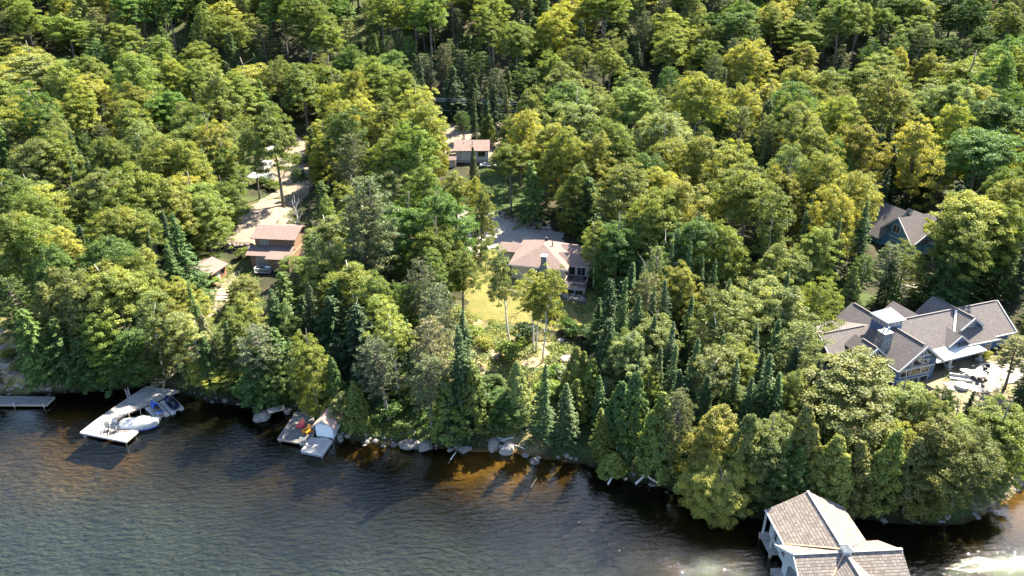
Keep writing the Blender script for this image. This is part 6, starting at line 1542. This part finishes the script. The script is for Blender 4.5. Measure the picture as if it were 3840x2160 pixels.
# dead trees
def dead_tree(vx, vy, h, label, seed, base=True, r0=.18):
    r = np.random.default_rng(seed); x, y, z = gr(*V2O((vx, vy)))
    mb = trunk_mb(h, r0, (r.normal(0, .06), 0), r, 9, .4, h * .3, .55, wig=.2)
    for k in range(14):
        u = r.uniform(.5, .95); az = r.uniform(0, 6.28); s = h * .16 * r.uniform(.6, 1.2); p = Vector((0, 0, u * h * .95)) + Vector((math.cos(az), math.sin(az), .4)) * s * .6
        mb.tube([p, p + Vector((math.cos(az + r.normal(0, .8)) * s, math.sin(az) * s, s * r.uniform(.2, .9)))], [.035, .01], 4, False)
    o = mb.build('dead_tree', M['deadbark']); o.location = (x, y, z); tag(o, label, 'tree', 'bleached dead trees'); return o
dead_tree(748, 604, 9, 'bare bleached dead tree with forked limbs beside the brown cabin roof', 3, r0=.22)
dead_tree(1650, 800, 15, 'bare grey dead spire rising among the spruces east of the bungalow', 5, r0=.14)
dead_tree(1330, 770, 7, 'broken pale birch stub standing beside the birches on the lawn', 6, r0=.14)
dead_tree(280, 830, 8, 'pale forked dead trunk leaning in the shade above the long dock', 8, r0=.2)
dead_tree(1420, 1000, 6, 'short pale snag among the golden cedars near the shore', 9, r0=.12)

# low plants of the clearings: nobody could count them
gp, gn, gt, gc = [], [], [], []
def scatter(poly, n, hmax, cols, clump=.45):
    xs = [p[0] for p in poly]; ys = [p[1] for p in poly]
    x = RT.uniform(min(xs), max(xs), n * 4); y = RT.uniform(min(ys), max(ys), n * 4)
    ok = inpoly(x, y, poly) & (fbm(x, y, 2.6, 41) > clump) & (shore_d(x, y) > .6)
    x, y = x[ok][:n], y[ok][:n]; k = fbm(x, y, 2.6, 41) - clump
    z = terr(x, y) + RT.random(len(x)) * hmax * np.clip(k * 6, .15, 1)
    gp.append(np.c_[x, y, z]); gn.append(norm(np.c_[RT.normal(0, .5, len(x)), RT.normal(0, .5, len(x)), np.ones(len(x))])); gt.append(RT.random(len(x)))
    ci = (fbm(x, y, 6, 61) * len(cols) * .999 * 1.4 - .2 * len(cols)).clip(0, len(cols) - 1).astype(int); gc.append(np.array([COL[c] for c in cols])[ci])
scatter(yard, 26000, .7, 'gypm', .40); scatter(shoreyard, 9000, .5, 'dgmd', .42); scatter(leftyard, 9000, .5, 'ypom', .47); scatter(housefront, 2500, .4, 'ytp', .55); scatter(east, 2000, .4, 'pym', .55)
scatter(world_poly([(1240, 1290), (1700, 1290), (1700, 1560), (1300, 1500)]), 12000, .5, 'dkgd', .42)
scatter(world_poly([(880, 600), (1050, 560), (1180, 720), (1100, 860), (960, 700)]), 5000, .6, 'ygym', .45)
scatter(world_poly([(700, 1000), (960, 990), (1000, 1150), (760, 1300), (640, 1400), (560, 1400), (700, 1150)]), 9000, .6, 'ygmp', .42)
scatter(world_poly([(2080, 1060), (2360, 1060), (2400, 1400), (2250, 1500), (2000, 1450)]), 12000, .5, 'dgkm', .42)
scatter(world_poly([(3330, 1060), (3420, 1080), (3560, 1170), (3400, 1170)]), 3500, .6, 'ygp', .45)
scatter([(-110, 70), (110, 70), (190, 230), (-190, 230)], 42000, .5, 'dkgd', .40)
scatter(backlawn, 6000, .4, 'dgdk', .35)
sh_ = [tuple(p) for p in SHW if -100 < p[0] < 80]
for a_, b_ in zip(sh_[:-1], sh_[1:]):
    L_ = math.hypot(b_[0] - a_[0], b_[1] - a_[1]); scatter([a_, b_, (b_[0] + .5, b_[1] + 6), (a_[0] + .5, a_[1] + 6)], int(L_ * 95), .7, 'dgkdm', .36)
gp, gn, gt, gc = map(np.concatenate, (gp, gn, gt, gc))
Lf = .24 * RT.uniform(.6, 1.4, len(gp)); v, f = leaves(gp, gn, Lf, Lf * .7, RT)
uo = bpy.data.objects.new('undergrowth', np_mesh('undergrowth', v, f, [M['leafmass']], tone=np.repeat(gt, 4), colr=np.repeat(gc, 4, 0))); col.objects.link(uo)
tag(uo, 'low ferns and weeds covering the clearings and banks', 'undergrowth', kind='stuff')
